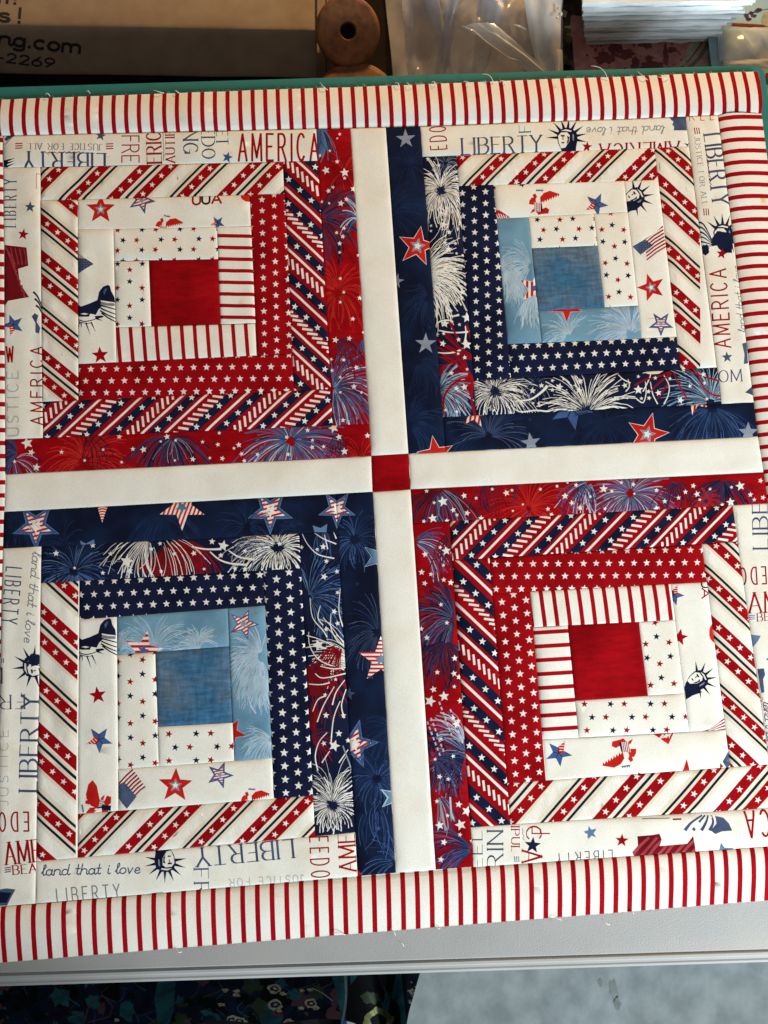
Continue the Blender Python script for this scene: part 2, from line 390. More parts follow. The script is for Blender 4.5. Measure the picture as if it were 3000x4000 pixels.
        q = [f(-.2, .25), f(.32, .15), f(.38, -.4), f(-.18, -.38)]
        i0 = s.add(q, 'white'); s.mask = i0
        if i0 is not None:
            for k in range(5): s.add([f(-.17 + k * .1, .3), f(-.12 + k * .1, .3), f(-.12 + k * .1, -.5), f(-.17 + k * .1, -.5)], 'red')
            s.add([f(.26, .3), f(.5, .3), f(.5, -.6), f(.26, -.6)], 'navy')
        s.mask = None
        for k in range(5): s.add([f(-.1 + k * .1, .95), f(-.02 + k * .1, 1.12), f(.04 + k * .1, .98)], 'ink')
        return s
    def split_star(s, x, y, r, rot=0):
        i0 = s.star(x, y, r, 'blue', rot)
        if i0 is None: return s
        f = s.local(x, y, r, rot); s.mask = i0
        s.add([f(0, .05), f(.1, -1), f(-1.1, -1.1), f(-1.1, -.02)], 'scarlet')
        for k in range(4): s.add([f(-.1, -.14 - k * .2), f(-.1, -.2 - k * .2), f(-1, -.02 - k * .2), f(-1, .04 - k * .2)], 'white')
        for i in range(5):
            a = math.radians(rot + 72 * i - 90 + 180); s.line((x, y), (x + .42 * r * math.cos(a), y + .42 * r * math.sin(a)), r * .05, 'navy')
        s.mask = None; return s
    def striped_star(s, x, y, r, rot=0, rim='steel', core=True, pitch=.21, ang=80, inner=.74):
        if rim: s.star(x, y, r, rim, rot, .42); s.star(x, y, r * .94, 'blue', rot, .40)
        i0 = s.star(x, y, r * (inner if rim else 1), 'white', rot, .40)
        if i0 is None: return s
        s.mask = i0; f = s.local(x, y, r, ang)
        for k in range(-5, 6): s.add([f(k * pitch, 1.1), f(k * pitch + pitch * .5, 1.1), f(k * pitch + pitch * .5, -1.1), f(k * pitch, -1.1)], 'scarlet')
        s.mask = None
        if core: s.star(x, y, r * .3, core if isinstance(core, str) else 'grey_blue', rot)
        return s
    def red_star(s, x, y, r, rot=0, core=True, rim='white'):
        s.star(x, y, r * 1.04, rim, rot, .43); s.star(x, y, r, 'scarlet', rot, .41)
        if core: s.star(x, y, r * .42, 'grey_blue', rot, .45); s.star(x, y, r * .2, 'white', rot, .5)
        return s
    def scribble(s, a, b, amp, wd, mat, n=30):
        dx, dy = b[0] - a[0], b[1] - a[1]; l = math.hypot(dx, dy); u = (dx / l, dy / l); pts = []
        for i in range(n):
            t = i / (n - 1); o = amp * math.sin(i * 1.9) * random.uniform(.4, 1)
            pts.append((a[0] + dx * t - u[1] * o, a[1] + dy * t + u[0] * o))
        for p, q in zip(pts, pts[1:]): s.line(p, q, wd, mat)
        return s
    def flag(s, canton, field, a, b, n=7):
        """striped field, stripes running from side a to side b (pairs of points)"""
        i0 = s.add(field, 'white'); s.mask = i0
        if i0 is not None:
            L = lambda p, q, t: (p[0] + (q[0] - p[0]) * t, p[1] + (q[1] - p[1]) * t)
            for k in range(n):
                t0, t1 = (k + .08) / n, (k + .58) / n; m = .5; wob = 6
                p0, p1, q0, q1 = L(*a, t0), L(*a, t1), L(*b, t0), L(*b, t1)
                m0, m1 = L(p0, q0, m), L(p1, q1, m)
                s.add([p0, (m0[0], m0[1] - wob), q0, q1, (m1[0], m1[1] - wob), p1], 'rose' if k % 7 == 6 else 'red')
        s.mask = None
        i1 = s.add(canton, 'ink')
        s.mask = i1
        if i1 is not None:
            cx = sum(p[0] for p in canton) / len(canton); cy = sum(p[1] for p in canton) / len(canton)
            for i in range(-4, 5):
                for j in range(-4, 5): s.star(cx + 22 * i + 6 * (j % 2), cy + 19 * j, 6, 'steel')
        s.mask = None; return s
    # ---------------------------------------------------------------- build
    def build(s, parent, relief, plane=None, step=6.0, insets=(.45, 1.1, 2.2, 4.0)):
        P2 = plane[0] if plane else W
        V, Ed = [], []
        def poly(pts):
            i0 = len(V); n = len(pts); V.extend(Vector(p) for p in pts)
            Ed.extend((i0 + i, i0 + (i + 1) % n) for i in range(n))
        quad = [P2(p) for p in s.quad]
        if area2(quad) < 0: quad = quad[::-1]
        n = len(quad)
        E = []
        for i in range(n):
            a, b = quad[i], quad[(i + 1) % n]; dx, dy = b[0] - a[0], b[1] - a[1]; l = math.hypot(dx, dy)
            E.append((a[0], a[1], -dy / l, dx / l))
        def dist(x, y): return [(x - e[0]) * e[2] + (y - e[1]) * e[3] for e in E]
        def sub(pts):
            out = []
            for i in range(len(pts)):
                a, b = pts[i], pts[(i + 1) % len(pts)]; l = math.hypot(b[0] - a[0], b[1] - a[1]); k = max(1, int(l / step + .3))
                out += [(a[0] + (b[0] - a[0]) * j / k, a[1] + (b[1] - a[1]) * j / k) for j in range(k)]
            return out
        poly(sub(quad))
        for ins in insets:
            q = []
            for i in range(n):
                e, f = E[i - 1], E[i]
                det = e[2] * f[3] - e[3] * f[2]
                c1 = e[2] * e[0] + e[3] * e[1] + ins; c2 = f[2] * f[0] + f[3] * f[1] + ins
                q.append(((c1 * f[3] - e[3] * c2) / det, (e[2] * c2 - c1 * f[2]) / det))
            poly(sub(q))
        xs = [p[0] for p in quad]; ys = [p[1] for p in quad]
        x = min(xs) + step * .5
        while x < max(xs):
            y = min(ys) + step * .5
            while y < max(ys):
                d = min(dist(x, y))
                if d > insets[-1] + step * .4: V.append(Vector((x + random.uniform(-.3, .3), y + random.uniform(-.3, .3))))
                y += step
            x += step
        prints = []
        for q, mat, mask in s.shapes:
            pts = [P2(p) for p in q]; poly(sub(pts)); prints.append(pts)
        vo, eo, fo, ov, oe, of = delaunay_2d_cdt(V, Ed, [], 0, 1e-4)
        VA = np.array([(v[0], v[1]) for v in vo]); FA = np.array([f for f in fo]); CE = VA[FA].mean(1)
        def inside(pts, c):
            wn = np.zeros(len(c), int)
            for i in range(len(pts)):
                (x0, y0), (x1, y1) = pts[i - 1], pts[i]
                side = (x1 - x0) * (c[:, 1] - y0) - (c[:, 0] - x0) * (y1 - y0)
                wn += ((y0 <= c[:, 1]) & (y1 > c[:, 1]) & (side > 0)).astype(int); wn -= ((y0 > c[:, 1]) & (y1 <= c[:, 1]) & (side < 0)).astype(int)
            return wn != 0
        keep = inside(quad, CE); FA = FA[keep]; CE = CE[keep]
        names = [s.base]; slot = {s.base: 0}; idx = np.zeros(len(FA), int); order = np.argsort(CE[:, 0]); sx = CE[order, 0]
        covers = {}
        for k, (pts, (q, mat, mask)) in enumerate(zip(prints, s.shapes)):
            xs_ = [p[0] for p in pts]; ys_ = [p[1] for p in pts]
            sel = order[np.searchsorted(sx, min(xs_)):np.searchsorted(sx, max(xs_), 'right')]
            sel = sel[(CE[sel, 1] >= min(ys_)) & (CE[sel, 1] <= max(ys_))]
            if len(sel): sel = sel[inside(pts, CE[sel])]
            covers[k] = sel
            if mask is not None: sel = np.intersect1d(sel, covers[mask])
            if not len(sel): continue
            if mat not in slot: slot[mat] = len(names); names.append(mat)
            idx[sel] = slot[mat]
        faces = FA.tolist(); idx = idx.tolist()
        used = sorted({v for f in faces for v in f}); mp = {v: i for i, v in enumerate(used)}
        to3 = plane[1] if plane else (lambda x, y, z: (x * .001, y * .001, z * .001))
        verts = []
        for v in used:
            x, y = vo[v]; d = dist(x, y)
            verts.append(to3(x, y, relief(x, y, d)))
        o = mesh_obj(s.name, verts, [[mp[v] for v in f] for f in faces], [MATS[m] for m in names], parent, idx)
        if s.label: o['label'] = s.label
        return o
def ntri(): return sum(len(o.data.polygons) for o in bpy.data.objects if o.type == 'MESH')

# gentle unevenness of the whole pieced cloth (mm)
def sway(x, y):
    return 1.35 * noise.noise((x * .011, y * .011, 3.1)) + .58 * noise.noise((x * .035, y * .035, 8.2)) + .14 * noise.noise((x * .1, y * .1, 1.7))
def puff(x, y, d):
    m = max(0.0, min(d))
    pk = 1 + .55 * noise.noise((x * .16, y * .16, 11)) + .35 * noise.noise((x * .05, y * .05, 14))
    h = .40 * (1 - math.exp(-m / .7)) + .80 * pk * (1 - math.exp(-m / 3.2)) * (.55 + .45 * math.exp(-m / 9))
    return 1.6 + sway(x, y) * min(1, .35 + m / 6) + h - 1.15
def puff_strip(ax):
    def f(x, y, d):
        t = (x, y * .12) if ax == 'v' else (x * .12, y)
        m = max(0.0, min(d))
        return puff(x, y, d) + .62 * min(1, m / 4) * noise.noise((t[0] * .09, t[1] * .09, 5.5))
    return f
def hump(edge_in, edge_out, high):
    """a border strip whose cloth bellies up: index of the seam edge and of the raw edge in the quad"""
    def f(x, y, d):
        a, b = max(0, min(d[i] for i in edge_in)), max(0, min(d[i] for i in edge_out)); t = a / (a + b + 1e-6)
        s = math.sin(math.pi * min(1, t * 1.02) ** .75)
        rip = .22 * noise.noise((x * .045, y * .02, 2.0)) + .12 * noise.noise((x * .14, y * .05, 6.0))
        return .5 + sway(x, y) * .6 + high * s * (1 + .22 * noise.noise((x * .012, y * .012, 9.0))) + .8 * (1 - math.exp(-a / .9)) + rip * min(1, a / 6) - .2
    return f

# ------------------------------------------------------------------ the quilt: seam lines measured on the photograph
def isect(a, b):
    (x1, y1), (x2, y2) = a; (x3, y3), (x4, y4) = b
    d = (x1 - x2) * (y3 - y4) - (y1 - y2) * (x3 - x4)
    p, q = x1 * y2 - y1 * x2, x3 * y4 - y3 * x4
    return ((p * (x3 - x4) - (x1 - x2) * q) / d, (p * (y3 - y4) - (y1 - y2) * q) / d)
class Block:
    def __init__(s, V, H): s.V, s.H = V, H
    def q(s, v0, v1, h0, h1):
        g = lambda v, h: isect(s.V[v], s.H[h])
        return [g(v0, h0), g(v1, h0), g(v1, h1), g(v0, h1)]
TL = Block(
 [((13, 536), (23, 1860)), ((159, 657), (168, 1704)), ((305, 800), (307, 1562)), ((444, 898), (456, 1418)), ((583, 1020), (592, 1275)),
  ((847, 886), (863, 1259)), ((981, 886), (1004, 1386)), ((1112, 759), (1149, 1522)), ((1242, 631), (1300, 1663)), ((1369, 505), (1451, 1782))],
 [((15, 533), (1370, 504)), ((19, 658), (1240, 631)), ((162, 787), (1112, 760)), ((306, 900), (981, 886)), ((446, 1022), (848, 1014)),
  ((453, 1280), (863, 1268)), ((309, 1423), (1004, 1390)), ((169, 1570), (1148, 1527)), ((24, 1718), (1302, 1663)), ((24, 1853), (1451, 1782))])
TR = Block(
 [((1507, 502), (1595, 1773)), ((1641, 497), (1739, 1764)), ((1782, 610), (1860, 1624)), ((1927, 730), (1983, 1347)), ((2064, 852), (2102, 1216)),
  ((2319, 839), (2361, 1204)), ((2437, 711), (2505, 1318)), ((2556, 586), (2656, 1440)), ((2676, 453), (2817, 1576)), ((2802, 456), (2959, 1706))],
 [((1507, 501), (2802, 453)), ((1647, 616), (2683, 574)), ((1791, 730), (2568, 704)), ((1931, 856), (2452, 832)), ((2076, 971), (2331, 961)),
  ((2102, 1216), (2492, 1195)), ((1983, 1347), (2648, 1318)), ((1860, 1486), (2800, 1436)), ((1727, 1631), (2942, 1573)), ((1595, 1773), (2957, 1705))])
BL = Block(
 [((18, 2001), (-18, 3500)), ((163, 2139), (142, 3365)), ((311, 2274), (304, 3342)), ((457, 2413), (464, 3164)), ((607, 2548), (622, 2990)),
  ((890, 2371), (915, 2971)), ((1029, 2228), (1070, 3115)), ((1168, 2084), (1231, 3266)), ((1311, 1931), (1397, 3422)), ((1456, 1923), (1546, 3408))],
 [((18, 2001), (1456, 1923)), ((18, 2143), (1319, 2077)), ((164, 2278), (1173, 2220)), ((309, 2421), (1037, 2366)), ((460, 2558), (901, 2524)),
  ((620, 2839), (914, 2823)), ((465, 3005), (1068, 2960)), ((306, 3179), (1229, 3106)), ((145, 3364), (1385, 3251)), ((0, 3540), (1546, 3408))])
BR = Block(
 [((1603, 1913), (1701, 3396)), ((1757, 2045), (1849, 3387)), ((1914, 2216), (1993, 3223)), ((2071, 2315), (2132, 3050)), ((2215, 2420), (2260, 2881)),
  ((2494, 2429), (2530, 2719)), ((2618, 2284), (2689, 2857)), ((2740, 2121), (2851, 2999)), ((2860, 1979), (3003, 2984)), ((2982, 1848), (3196, 3350))],
 [((1603, 1913), (2982, 1846)), ((1613, 2045), (2991, 1967)), ((1767, 2190), (2878, 2115)), ((1928, 2320), (2765, 2274)), ((2078, 2450), (2634, 2422)),
  ((2249, 2737), (2675, 2709)), ((2121, 2888), (2840, 2850)), ((1986, 3059), (2990, 2986)), ((1842, 3231), (3000, 3156)), ((1701, 3396), (3000, 3305))])

quilt = empty('quilt', (0, 0, 0))
tag(quilt, 'patchwork quilt top of four log cabin blocks in red, navy and cream prints', 'quilt')
ALL = []
def patch(quad, base, label, name='patch'):
    p = Patch(name, quad, base, label); ALL.append(p); return p
SH = 28
L_LIB = 'cream strip printed with patriotic lettering and motifs'
L_DC = 'cream strip with diagonal red star bands and thin navy lines'
L_DR = 'red strip with diagonal navy star bands and white dashes'
L_RS = 'red strip scattered with rows of small white stars'
L_NS = 'navy strip scattered with rows of small white stars'
L_CS = 'cream strip with tiny red and navy stars'
L_ST = 'cream strip with narrow red stripes'
L_EA = 'cream strip with large stars, flags and eagles'
L_RF = 'red strip printed with fireworks and white stars'
L_NF = 'navy strip printed with cream fireworks and white stars'
L_NV = 'dark navy strip with big stars and faint blue fireworks'
L_SK = 'light blue strip with pale fireworks'

# ================================================================== block with red centre, upper left
p = patch(TL.q(4, 5, 4, 5), 'crimson', 'plain mottled red square', 'center_square')
p = patch(TL.q(3, 5, 3, 4), 'ivory', L_CS).fr('A').pairs((1000, 1332), (110, -2), (307, -6), (0, 84), SH, 'navy', 'red')
p = patch(TL.q(3, 4, 4, 5), 'ivory', L_CS).fr('C').pairs((955, 465), (0, -95), (-2, 290), (100, 0), SH, 'navy', 'red')
p = patch(TL.q(5, 6, 3, 5), 'ivory', L_ST).fr('B').stripes((445, 985), (3, 94), (200, 4), 29)
p = patch(TL.q(3, 6, 5, 6), 'ivory', L_ST).fr('C').stripes((965, 820), (103.5, -3), (16, 210), 31)
p = patch(TL.q(2, 6, 2, 3), 'ivory', L_EA); p.fr('A').red_star(820, 1082, 118, 0, rim='red'); p.striped_star(1150, 1008, 115, 22, 'navy', True, .2, 70, .7); p.eagle(1315, 1235, 105, 12)
p.fr('B').text('U', (112, 733), (172, 733), 80, 'red', .2).text('U', (190, 728), (250, 726), 80, 'navy', .2).text('A', (268, 724), (342, 722), 78, 'red', .2).blob(560, 660, 60, 50, 'scarlet', 20, .04)
p.line((532, 640), (600, 655), 12, 'blue'); p.split_star(312, 880, 62, 40)
p = patch(TL.q(2, 3, 3, 6), 'ivory', L_EA); p.fr('C').flag([(635, 130), (700, 135), (766, 178), (635, 257)], [(600, 60), (668, 110), (700, 135), (635, 140)], ((600, 60), (668, 110)), ((600, 140), (700, 140)))
p.side_statue(0, 0)
p.star(815, 912, 72, 'red', -5)
p = patch(TL.q(6, 7, 2, 6), 'red', L_RS).fr('B').lattice((672, 695), (1.6, 90), (99, 5), 30)
p = patch(TL.q(2, 7, 6, 7), 'red', L_RS).fr('E').lattice((740, 92), (104, -1.5), (11, 96), 32)
p = patch(TL.q(1, 7, 1, 2), 'cream', L_DC).fr('A').diag_cream((605, 870), (895, -22), (-265, 265), n=(-2, 3))
p = patch(TL.q(1, 2, 2, 7), 'cream', L_DC).fr('A').diag_cream((335, 1062), (2, 790), (305, 250), n=(-2, 3))
p = patch(TL.q(7, 8, 1, 7), 'red', L_DR).fr('B').diag_red((1000, 1290), (0, -780), (290, 270), n=(-3, 3))
p = patch(TL.q(1, 8, 7, 8), 'red', L_DR).fr('E').diag_red((375, 480), (865, -38), (-310, 285), n=(-1, 4))
p = patch(TL.q(0, 8, 0, 1), 'cream', L_LIB)
p.fr('A').add([(40, 515), (70, 480), (125, 482), (60, 535)], 'ink'); p.line((120, 485), (50, 560), 8, 'grey_ink')
for k in range(3): p.add([(35, 690 + 22 * k), (135, 672 + 20 * k), (60, 706 + 18 * k)], 'navy')
p.add([(35, 680), (75, 700), (60, 740), (35, 742)], 'navy')
for x in (132, 862):
    for k in range(3): p.line((x, 555 + k * 19), (x + 60, 553 + k * 19), 9, 'red')
p.text('JUSTICE FOR ALL', (830, 556), (228, 552), 50, 'grey_ink', .13, True); p.scribble((340, 628), (685, 626), 11, 7, 'rose')
p.text('LIBERTY', (852, 632), (200, 622), 135, 'ink', .12, True); p.star(820, 487, 46, 'ink', 8)
p.text('FRE', (990, 490), (990, 700), 140, 'red', .07); p.text('ERIC', (1312, 702), (1306, 462), 118, 'red', .11, True); p.scribble((1330, 690), (1325, 470), 7, 6, 'grey_ink')
p.text('AUTIF', (1420, 702), (1415, 446), 72, 'red', .13, True); p.text('NG', (1488, 450), (1490, 632), 118, 'ink', .1, True); p.line((1240, 455), (1310, 440), 22, 'navy')
p.fr('B').text('EDO', (182, 112), (190, 362), 106, 'ink', .1, True); p.text('ET', (302, 138), (308, 252), 92, 'ink', .11, True); p.star(393, 352, 46, 'blue', 15)
p.text('AMERICA', (484, 378), (1128, 374), 214, 'red', .082, False, 0, .42)
p = patch(TL.q(0, 1, 1, 8), 'cream', L_LIB)
p.fr('A').text('LIBERTY', (132, 1222), (140, 842), 100, 'ink', .085, True, 0, .5); p.text('L', (300, 795), (300, 920), 40, 'red', .1); p.star(252, 1068, 47, 'ink', 4); p.star(194, 1284, 48, 'red', 10)
p.fr('C').add([(40, 18), (220, 42), (236, 190), (152, 214), (165, 330), (240, 442), (70, 472), (38, 520)], 'maroon')
for k in range(9): p.stroke([(45 + 20 * k, 30 + 45 * k), (70 + 16 * k, 75 + 44 * k), (100 + 14 * k, 120 + 40 * k)], 9, 16, 'rose')
for k in range(4): p.stroke([(90 + 36 * k, 40 + 4 * k), (105 + 36 * k, 110 + 4 * k), (125 + 30 * k, 180)], 8, 13, 'rose')
p.split_star(112, 668, 92, -20); p.add([(262, 600), (285, 572), (315, 590), (300, 640), (330, 690), (318, 735), (288, 725), (290, 650)], 'ink')
for k in range(3): p.stroke([(275 + 10 * k, 400 + 55 * k), (310 + 6 * k, 440 + 45 * k), (345, 520 + 30 * k)], 18, 8, 'navy')
p.text('W', (60, 968), (114, 966), 125, 'red', .12); p.text('JUSTICE', (160, 1640), (150, 1045), 92, 'faint_ink', .11, False, 0, .4)
p.text('AMERICA', (352, 1472), (348, 842), 98, 'red', .12, False, 0, .42)
p = patch(TL.q(8, 9, 0, 8), 'crimson', L_RF)
p.fr('B').add([(1105, 100), (1190, 105), (1235, 300), (1180, 300), (1120, 380)], 'blue')
p.burst(1150, 110, 260, 18, ['blue', 'steel', 'navy'], 8, 40, 100); p.burst(1340, 470, 230, 30, ['flame', 'red', 'maroon'], 8)
p.burst(1130, 850, 420, 46, ['navy', 'mid_navy', 'maroon', 'purple'], 15, -75, 80, droop=.12); p.burst(1330, 690, 190, 12, ['blue', 'mid_navy', 'ice'], 11, -40, 60)
p.burst(1280, 1440, 300, 60, ['flame', 'scarlet', 'flame', 'red'], 8); p.burst(1470, 850, 190, 14, ['blue', 'ice', 'mid_navy'], 10, 150, 230)
p.fr('D').burst(1110, 865, 350, 70, ['blue', 'steel', 'blue', 'ice', 'mid_navy'], 8, -95, 95, .04, .22); p.burst(1110, 865, 320, 22, ['navy', 'purple'], 7, -85, 90)
p.burst(1120, 520, 260, 18, ['mid_navy', 'maroon', 'navy'], 10, -20, 80); p.burst(1330, 500, 120, 12, ['blue', 'purple'], 9, 60, 140)
p.stars([(1160, 75, 12), (1185, 175, 14), (1160, 245, 14), (1300, 215, 20), (1250, 365, 18), (1225, 505, 21), (1125, 515, 25), (1325, 460, 12), (1185, 660, 16), (1095, 655, 14), (1275, 715, 20), (1160, 785, 14), (1100, 735, 16), (1258, 853, 23), (1160, 893, 14), (1312, 895, 14), (1180, 1095, 18)])
p.fr('B').stars([(1300, 165, 15), (1280, 200, 10), (1220, 300, 14), (1280, 388, 20), (1140, 335, 15), (1190, 455, 34), (1340, 475, 38), (1340, 520, 15), (1210, 622, 22), (1245, 593, 17), (1410, 605, 25), (1310, 725, 28), (1355, 690, 21), (1215, 722, 13), (1155, 708, 15), (1135, 745, 15), (1335, 925, 19), (1275, 962, 17), (1325, 993, 20), (1300, 1050, 21), (1300, 1120, 15), (1450, 1140, 15), (1305, 1330, 15)])
p = patch(TL.q(0, 9, 8, 9), 'crimson', L_RF)
p.fr('E').burst(150, 770, 330, 44, ['mid_navy', 'navy', 'purple', 'blue'], 13, 120, 260, .05); p.burst(120, 830, 260, 20, ['ice', 'blue', 'purple', 'maroon'], 8, -40, 120)
p.burst(690, 840, 420, 70, ['flame', 'scarlet', 'red', 'flame'], 8, 150, 390); p.burst(700, 620, 260, 16, ['maroon', 'maroon', 'navy'], 9, 0, 110)
p.burst(1395, 640, 420, 60, ['navy', 'mid_navy', 'purple', 'navy', 'maroon'], 15, -10, 190, .04, .2); p.burst(1400, 650, 200, 20, ['mid_navy', 'grey_blue'], 6, 0, 180)
p.fr('D').burst(800, 1240, 330, 110, ['blue', 'steel', 'ice', 'blue', 'blue'], 9, 0, 360, .06, .2, sx=1.35); p.burst(800, 1240, 300, 36, ['navy', 'mid_navy', 'purple'], 7, 0, 360, .06, .2, sx=1.4)
p.blob(800, 1240, 34, 38, 'red', 14, .4); p.burst(1300, 1420, 300, 34, ['flame', 'scarlet', 'maroon'], 7, 150, 300); p.burst(1150, 1180, 200, 12, ['navy', 'mid_navy'], 9, 60, 150)
p.stars([(775, 1215, 18), (960, 1238, 15), (430, 1270, 22), (395, 1293, 13), (925, 1165, 18), (1112, 1150, 38), (1150, 1215, 25), (1190, 1318, 28), (1355, 1205, 22), (785, 1340, 18), (565, 1340, 18), (450, 1335, 20), (170, 1250, 15), (280, 1268, 18), (100, 1375, 20), (222, 1365, 13), (312, 1368, 20), (958, 1288, 20), (1040, 1283, 17), (470, 1385, 17), (440, 1160, 19), (290, 1185, 15)])
p.fr('E').stars([(225, 690, 50), (258, 765, 30), (125, 840, 18), (300, 885, 34), (502, 762, 20), (840, 743, 15), (690, 830, 15), (970, 637, 24), (1080, 738, 20), (1165, 742, 30), (990, 845, 15), (1355, 638, 26), (1305, 677, 13), (1425, 668, 15), (1420, 830, 13), (1565, 820, 24)])

# ================================================================== block with blue centre, upper right
p = patch(TR.q(4, 5, 4, 5), 'denim', 'plain mottled blue square', 'center_square')
p = patch(TR.q(4, 5, 3, 4), 'ivory', L_CS).fr('G').pairs((45, 1040), (104, -8), (287, -9), (11, 79), SH, 'red', 'navy')
p = patch(TR.q(5, 6, 3, 5), 'ivory', L_CS).fr('G').pairs((515, 1038), (9, 97), (28, 271), (88, 2), SH, 'red', 'navy')
def sky(p, items):
    for b in items: p.burst(*b[0], 44, ['pale_sky', 'ice', 'pale_sky'], 6, *b[1], .1, .25)
    return p
p = patch(TR.q(3, 4, 3, 6), 'sky', L_SK); p.fr('F'); sky(p, [((1385, 1420, 330), (120, 260)), ((1080, 1420, 300), (-60, 60))]); p.fr('H'); sky(p, [((1330, 180, 300), (60, 150)), ((1060, 20, 260), (0, 90))]); p.striped_star(1330, 160, 150, 10, 'ice', 'blue', .26, 0, .95)
p = patch(TR.q(4, 6, 5, 6), 'sky', L_SK); p.fr('H').red_star(1560, 300, 138, 175, False, 'ice'); p.fr('I'); sky(p, [((545, 540, 400), (150, 330)), ((40, 560, 260), (150, 300))]); p.burst(545, 540, 380, 30, ['ice'], 8, 165, 300); p.fr('S0').red_star(2212, 1200, 62, 180, False, 'ice')
p = patch(TR.q(3, 6, 2, 3), 'ivory', L_EA); p.fr('F').add([(1055, 935), (1100, 940), (1200, 1000), (1060, 1010)], 'scarlet'); p.stripes((1085, 985), (22, 6), (12, 24), 7, 'white', (0, 5)); p.eagle(1430, 900, 130, 0); p.star(1060, 745, 22, 'maroon'); p.star(1300, 715, 34, 'navy', 20)
p.fr('G').split_star(472, 830, 100, 25)
p = patch(TR.q(6, 7, 2, 6), 'ivory', L_EA); p.fr('G').statue(785, 775, 78, 62, 1, 7, -20, 160)
p.add([(720, 810), (760, 800), (850, 830), (790, 880), (728, 890)], 'navy')
p.flag([(765, 1172), (865, 1116), (932, 1165), (828, 1242)], [(860, 1116), (950, 1060), (1012, 1000), (1040, 1190), (960, 1240), (885, 1300), (830, 1242), (930, 1165)], ((860, 1110), (880, 1300)), ((1012, 1000), (1040, 1190)))
p.fr('I').red_star(710, 155, 112, -18, rim='red'); p.striped_star(787, 450, 106, 180, 'ink', True, .17, 90, .62)
p = patch(TR.q(2, 3, 2, 7), 'navy', L_NS).fr('F').lattice((885, 840), (2, 98.5), (99, -4), 34)
p = patch(TR.q(3, 7, 6, 7), 'navy', L_NS).fr('I').lattice((50, 705), (98, -5), (8, 94), 34, m=(-5, 5))
p = patch(TR.q(2, 7, 1, 2), 'cream', L_DC).fr('S0'); p.diag_cream((1866, 667), (420, -16), (-280, 275), 220, 50, n=(-2, 3), sr=12)
p = patch(TR.q(7, 8, 1, 7), 'cream', L_DC).fr('G').diag_cream((1000, 257), (0, 793), (300, 270), n=(-2, 4))
def navy_fire(p): return p
p = patch(TR.q(1, 2, 1, 8), 'navy', L_NF)
p.fr('F').burst(600, 775, 330, 80, ['white', 'cream', 'white'], 16, 0, 360, .14, .28); p.burst(600, 775, 210, 60, ['cream', 'white'], 17, 0, 360, .2, .1, rmin=.8); p.burst(600, 775, 500, 26, ['white', 'cream', 'grey_blue'], 9, 20, 100, .3, .1); p.burst(600, 775, 190, 34, ['navy', 'navy', 'ink'], 6, 0, 360, .12, .1)
p.blob(605, 770, 28, 30, 'navy', 14, .5)
p.burst(430, 1480, 460, 60, ['cream', 'white', 'cream', 'tan'], 15, -75, 60, .15, .05); p.burst(640, 540, 150, 20, ['ink', 'grey_blue'], 7)
p.fr('H').burst(380, 120, 430, 60, ['cream', 'white', 'cream'], 13, -60, 62, .2, .12); p.burst(800, 900, 470, 34, ['red', 'crimson', 'maroon', 'red'], 13, 120, 260, .1, .1); p.burst(840, 960, 230, 22, ['red', 'crimson'], 17, 130, 260, .1, .1)
p.burst(540, 1000, 300, 66, ['pale_sky', 'steel', 'ice', 'sky'], 11, -80, 80, .06, .18); p.burst(540, 1000, 260, 24, ['navy', 'ink'], 8, -70, 80, .1, .18)
for a in ([(510, 470), (560, 430), (630, 425), (660, 440)], [(540, 505), (660, 525), (760, 520), (815, 505)], [(525, 680), (600, 690), (680, 680), (740, 655)], [(600, 350), (650, 390), (710, 380)], [(760, 470), (765, 540), (750, 620)]): p.stroke(a, 8, 16, 'cream')
for a in ([(630, 430), (690, 560), (720, 600)], [(530, 570), (640, 660), (830, 720)], [(590, 540), (700, 640), (830, 715)], [(765, 460), (800, 540), (830, 640)], [(545, 830), (640, 770), (760, 730), (840, 740)]): p.stroke(a, 14, 18, 'red')
for a in ([(580, 1150), (590, 1040), (640, 960), (720, 900)], [(825, 900), (810, 1050), (840, 1190)]): p.stroke(a, 16, 20, 'red')
p.stars([(675, 10, 24), (735, 195, 30), (635, 345, 24), (775, 400, 46), (595, 450, 36), (712, 460, 16), (525, 470, 16), (530, 540, 21), (585, 530, 17), (578, 612, 28), (705, 582, 20), (770, 620, 44), (702, 695, 15), (755, 725, 20), (775, 820, 15), (648, 850, 22), (688, 975, 24), (752, 965, 30), (600, 1150, 17), (690, 1165, 17)])
p.fr('F').stars([(490, 500, 22), (580, 555, 20), (625, 1070, 34), (670, 1135, 24), (515, 1075, 14), (515, 1120, 14), (745, 1105, 16), (635, 1225, 22), (725, 1230, 17), (665, 1280, 32), (735, 1315, 14), (788, 1328, 14), (720, 1450, 24), (640, 1440, 30)])
p = patch(TR.q(2, 8, 7, 8), 'navy', L_NF)
p.fr('H').burst(1000, 1000, 250, 70, ['cream', 'white'], 17, 0, 360, .16, .06, sx=1.25); p.burst(1000, 1000, 380, 30, ['cream', 'white', 'ink'], 8, -40, 60, .3, .12, sx=1.1); p.burst(1000, 1000, 180, 30, ['navy', 'ink'], 7, 0, 360, .12, .05); p.blob(1005, 990, 34, 24, 'navy', 14, .5)
p.burst(1330, 930, 200, 16, ['ink', 'grey_blue'], 7); p.stroke([(1170, 1075), (1290, 1060), (1380, 1000), (1425, 950)], 8, 24, 'cream'); p.stroke([(1130, 1110), (1200, 1160), (1330, 1150), (1440, 1160)], 8, 12, 'white')
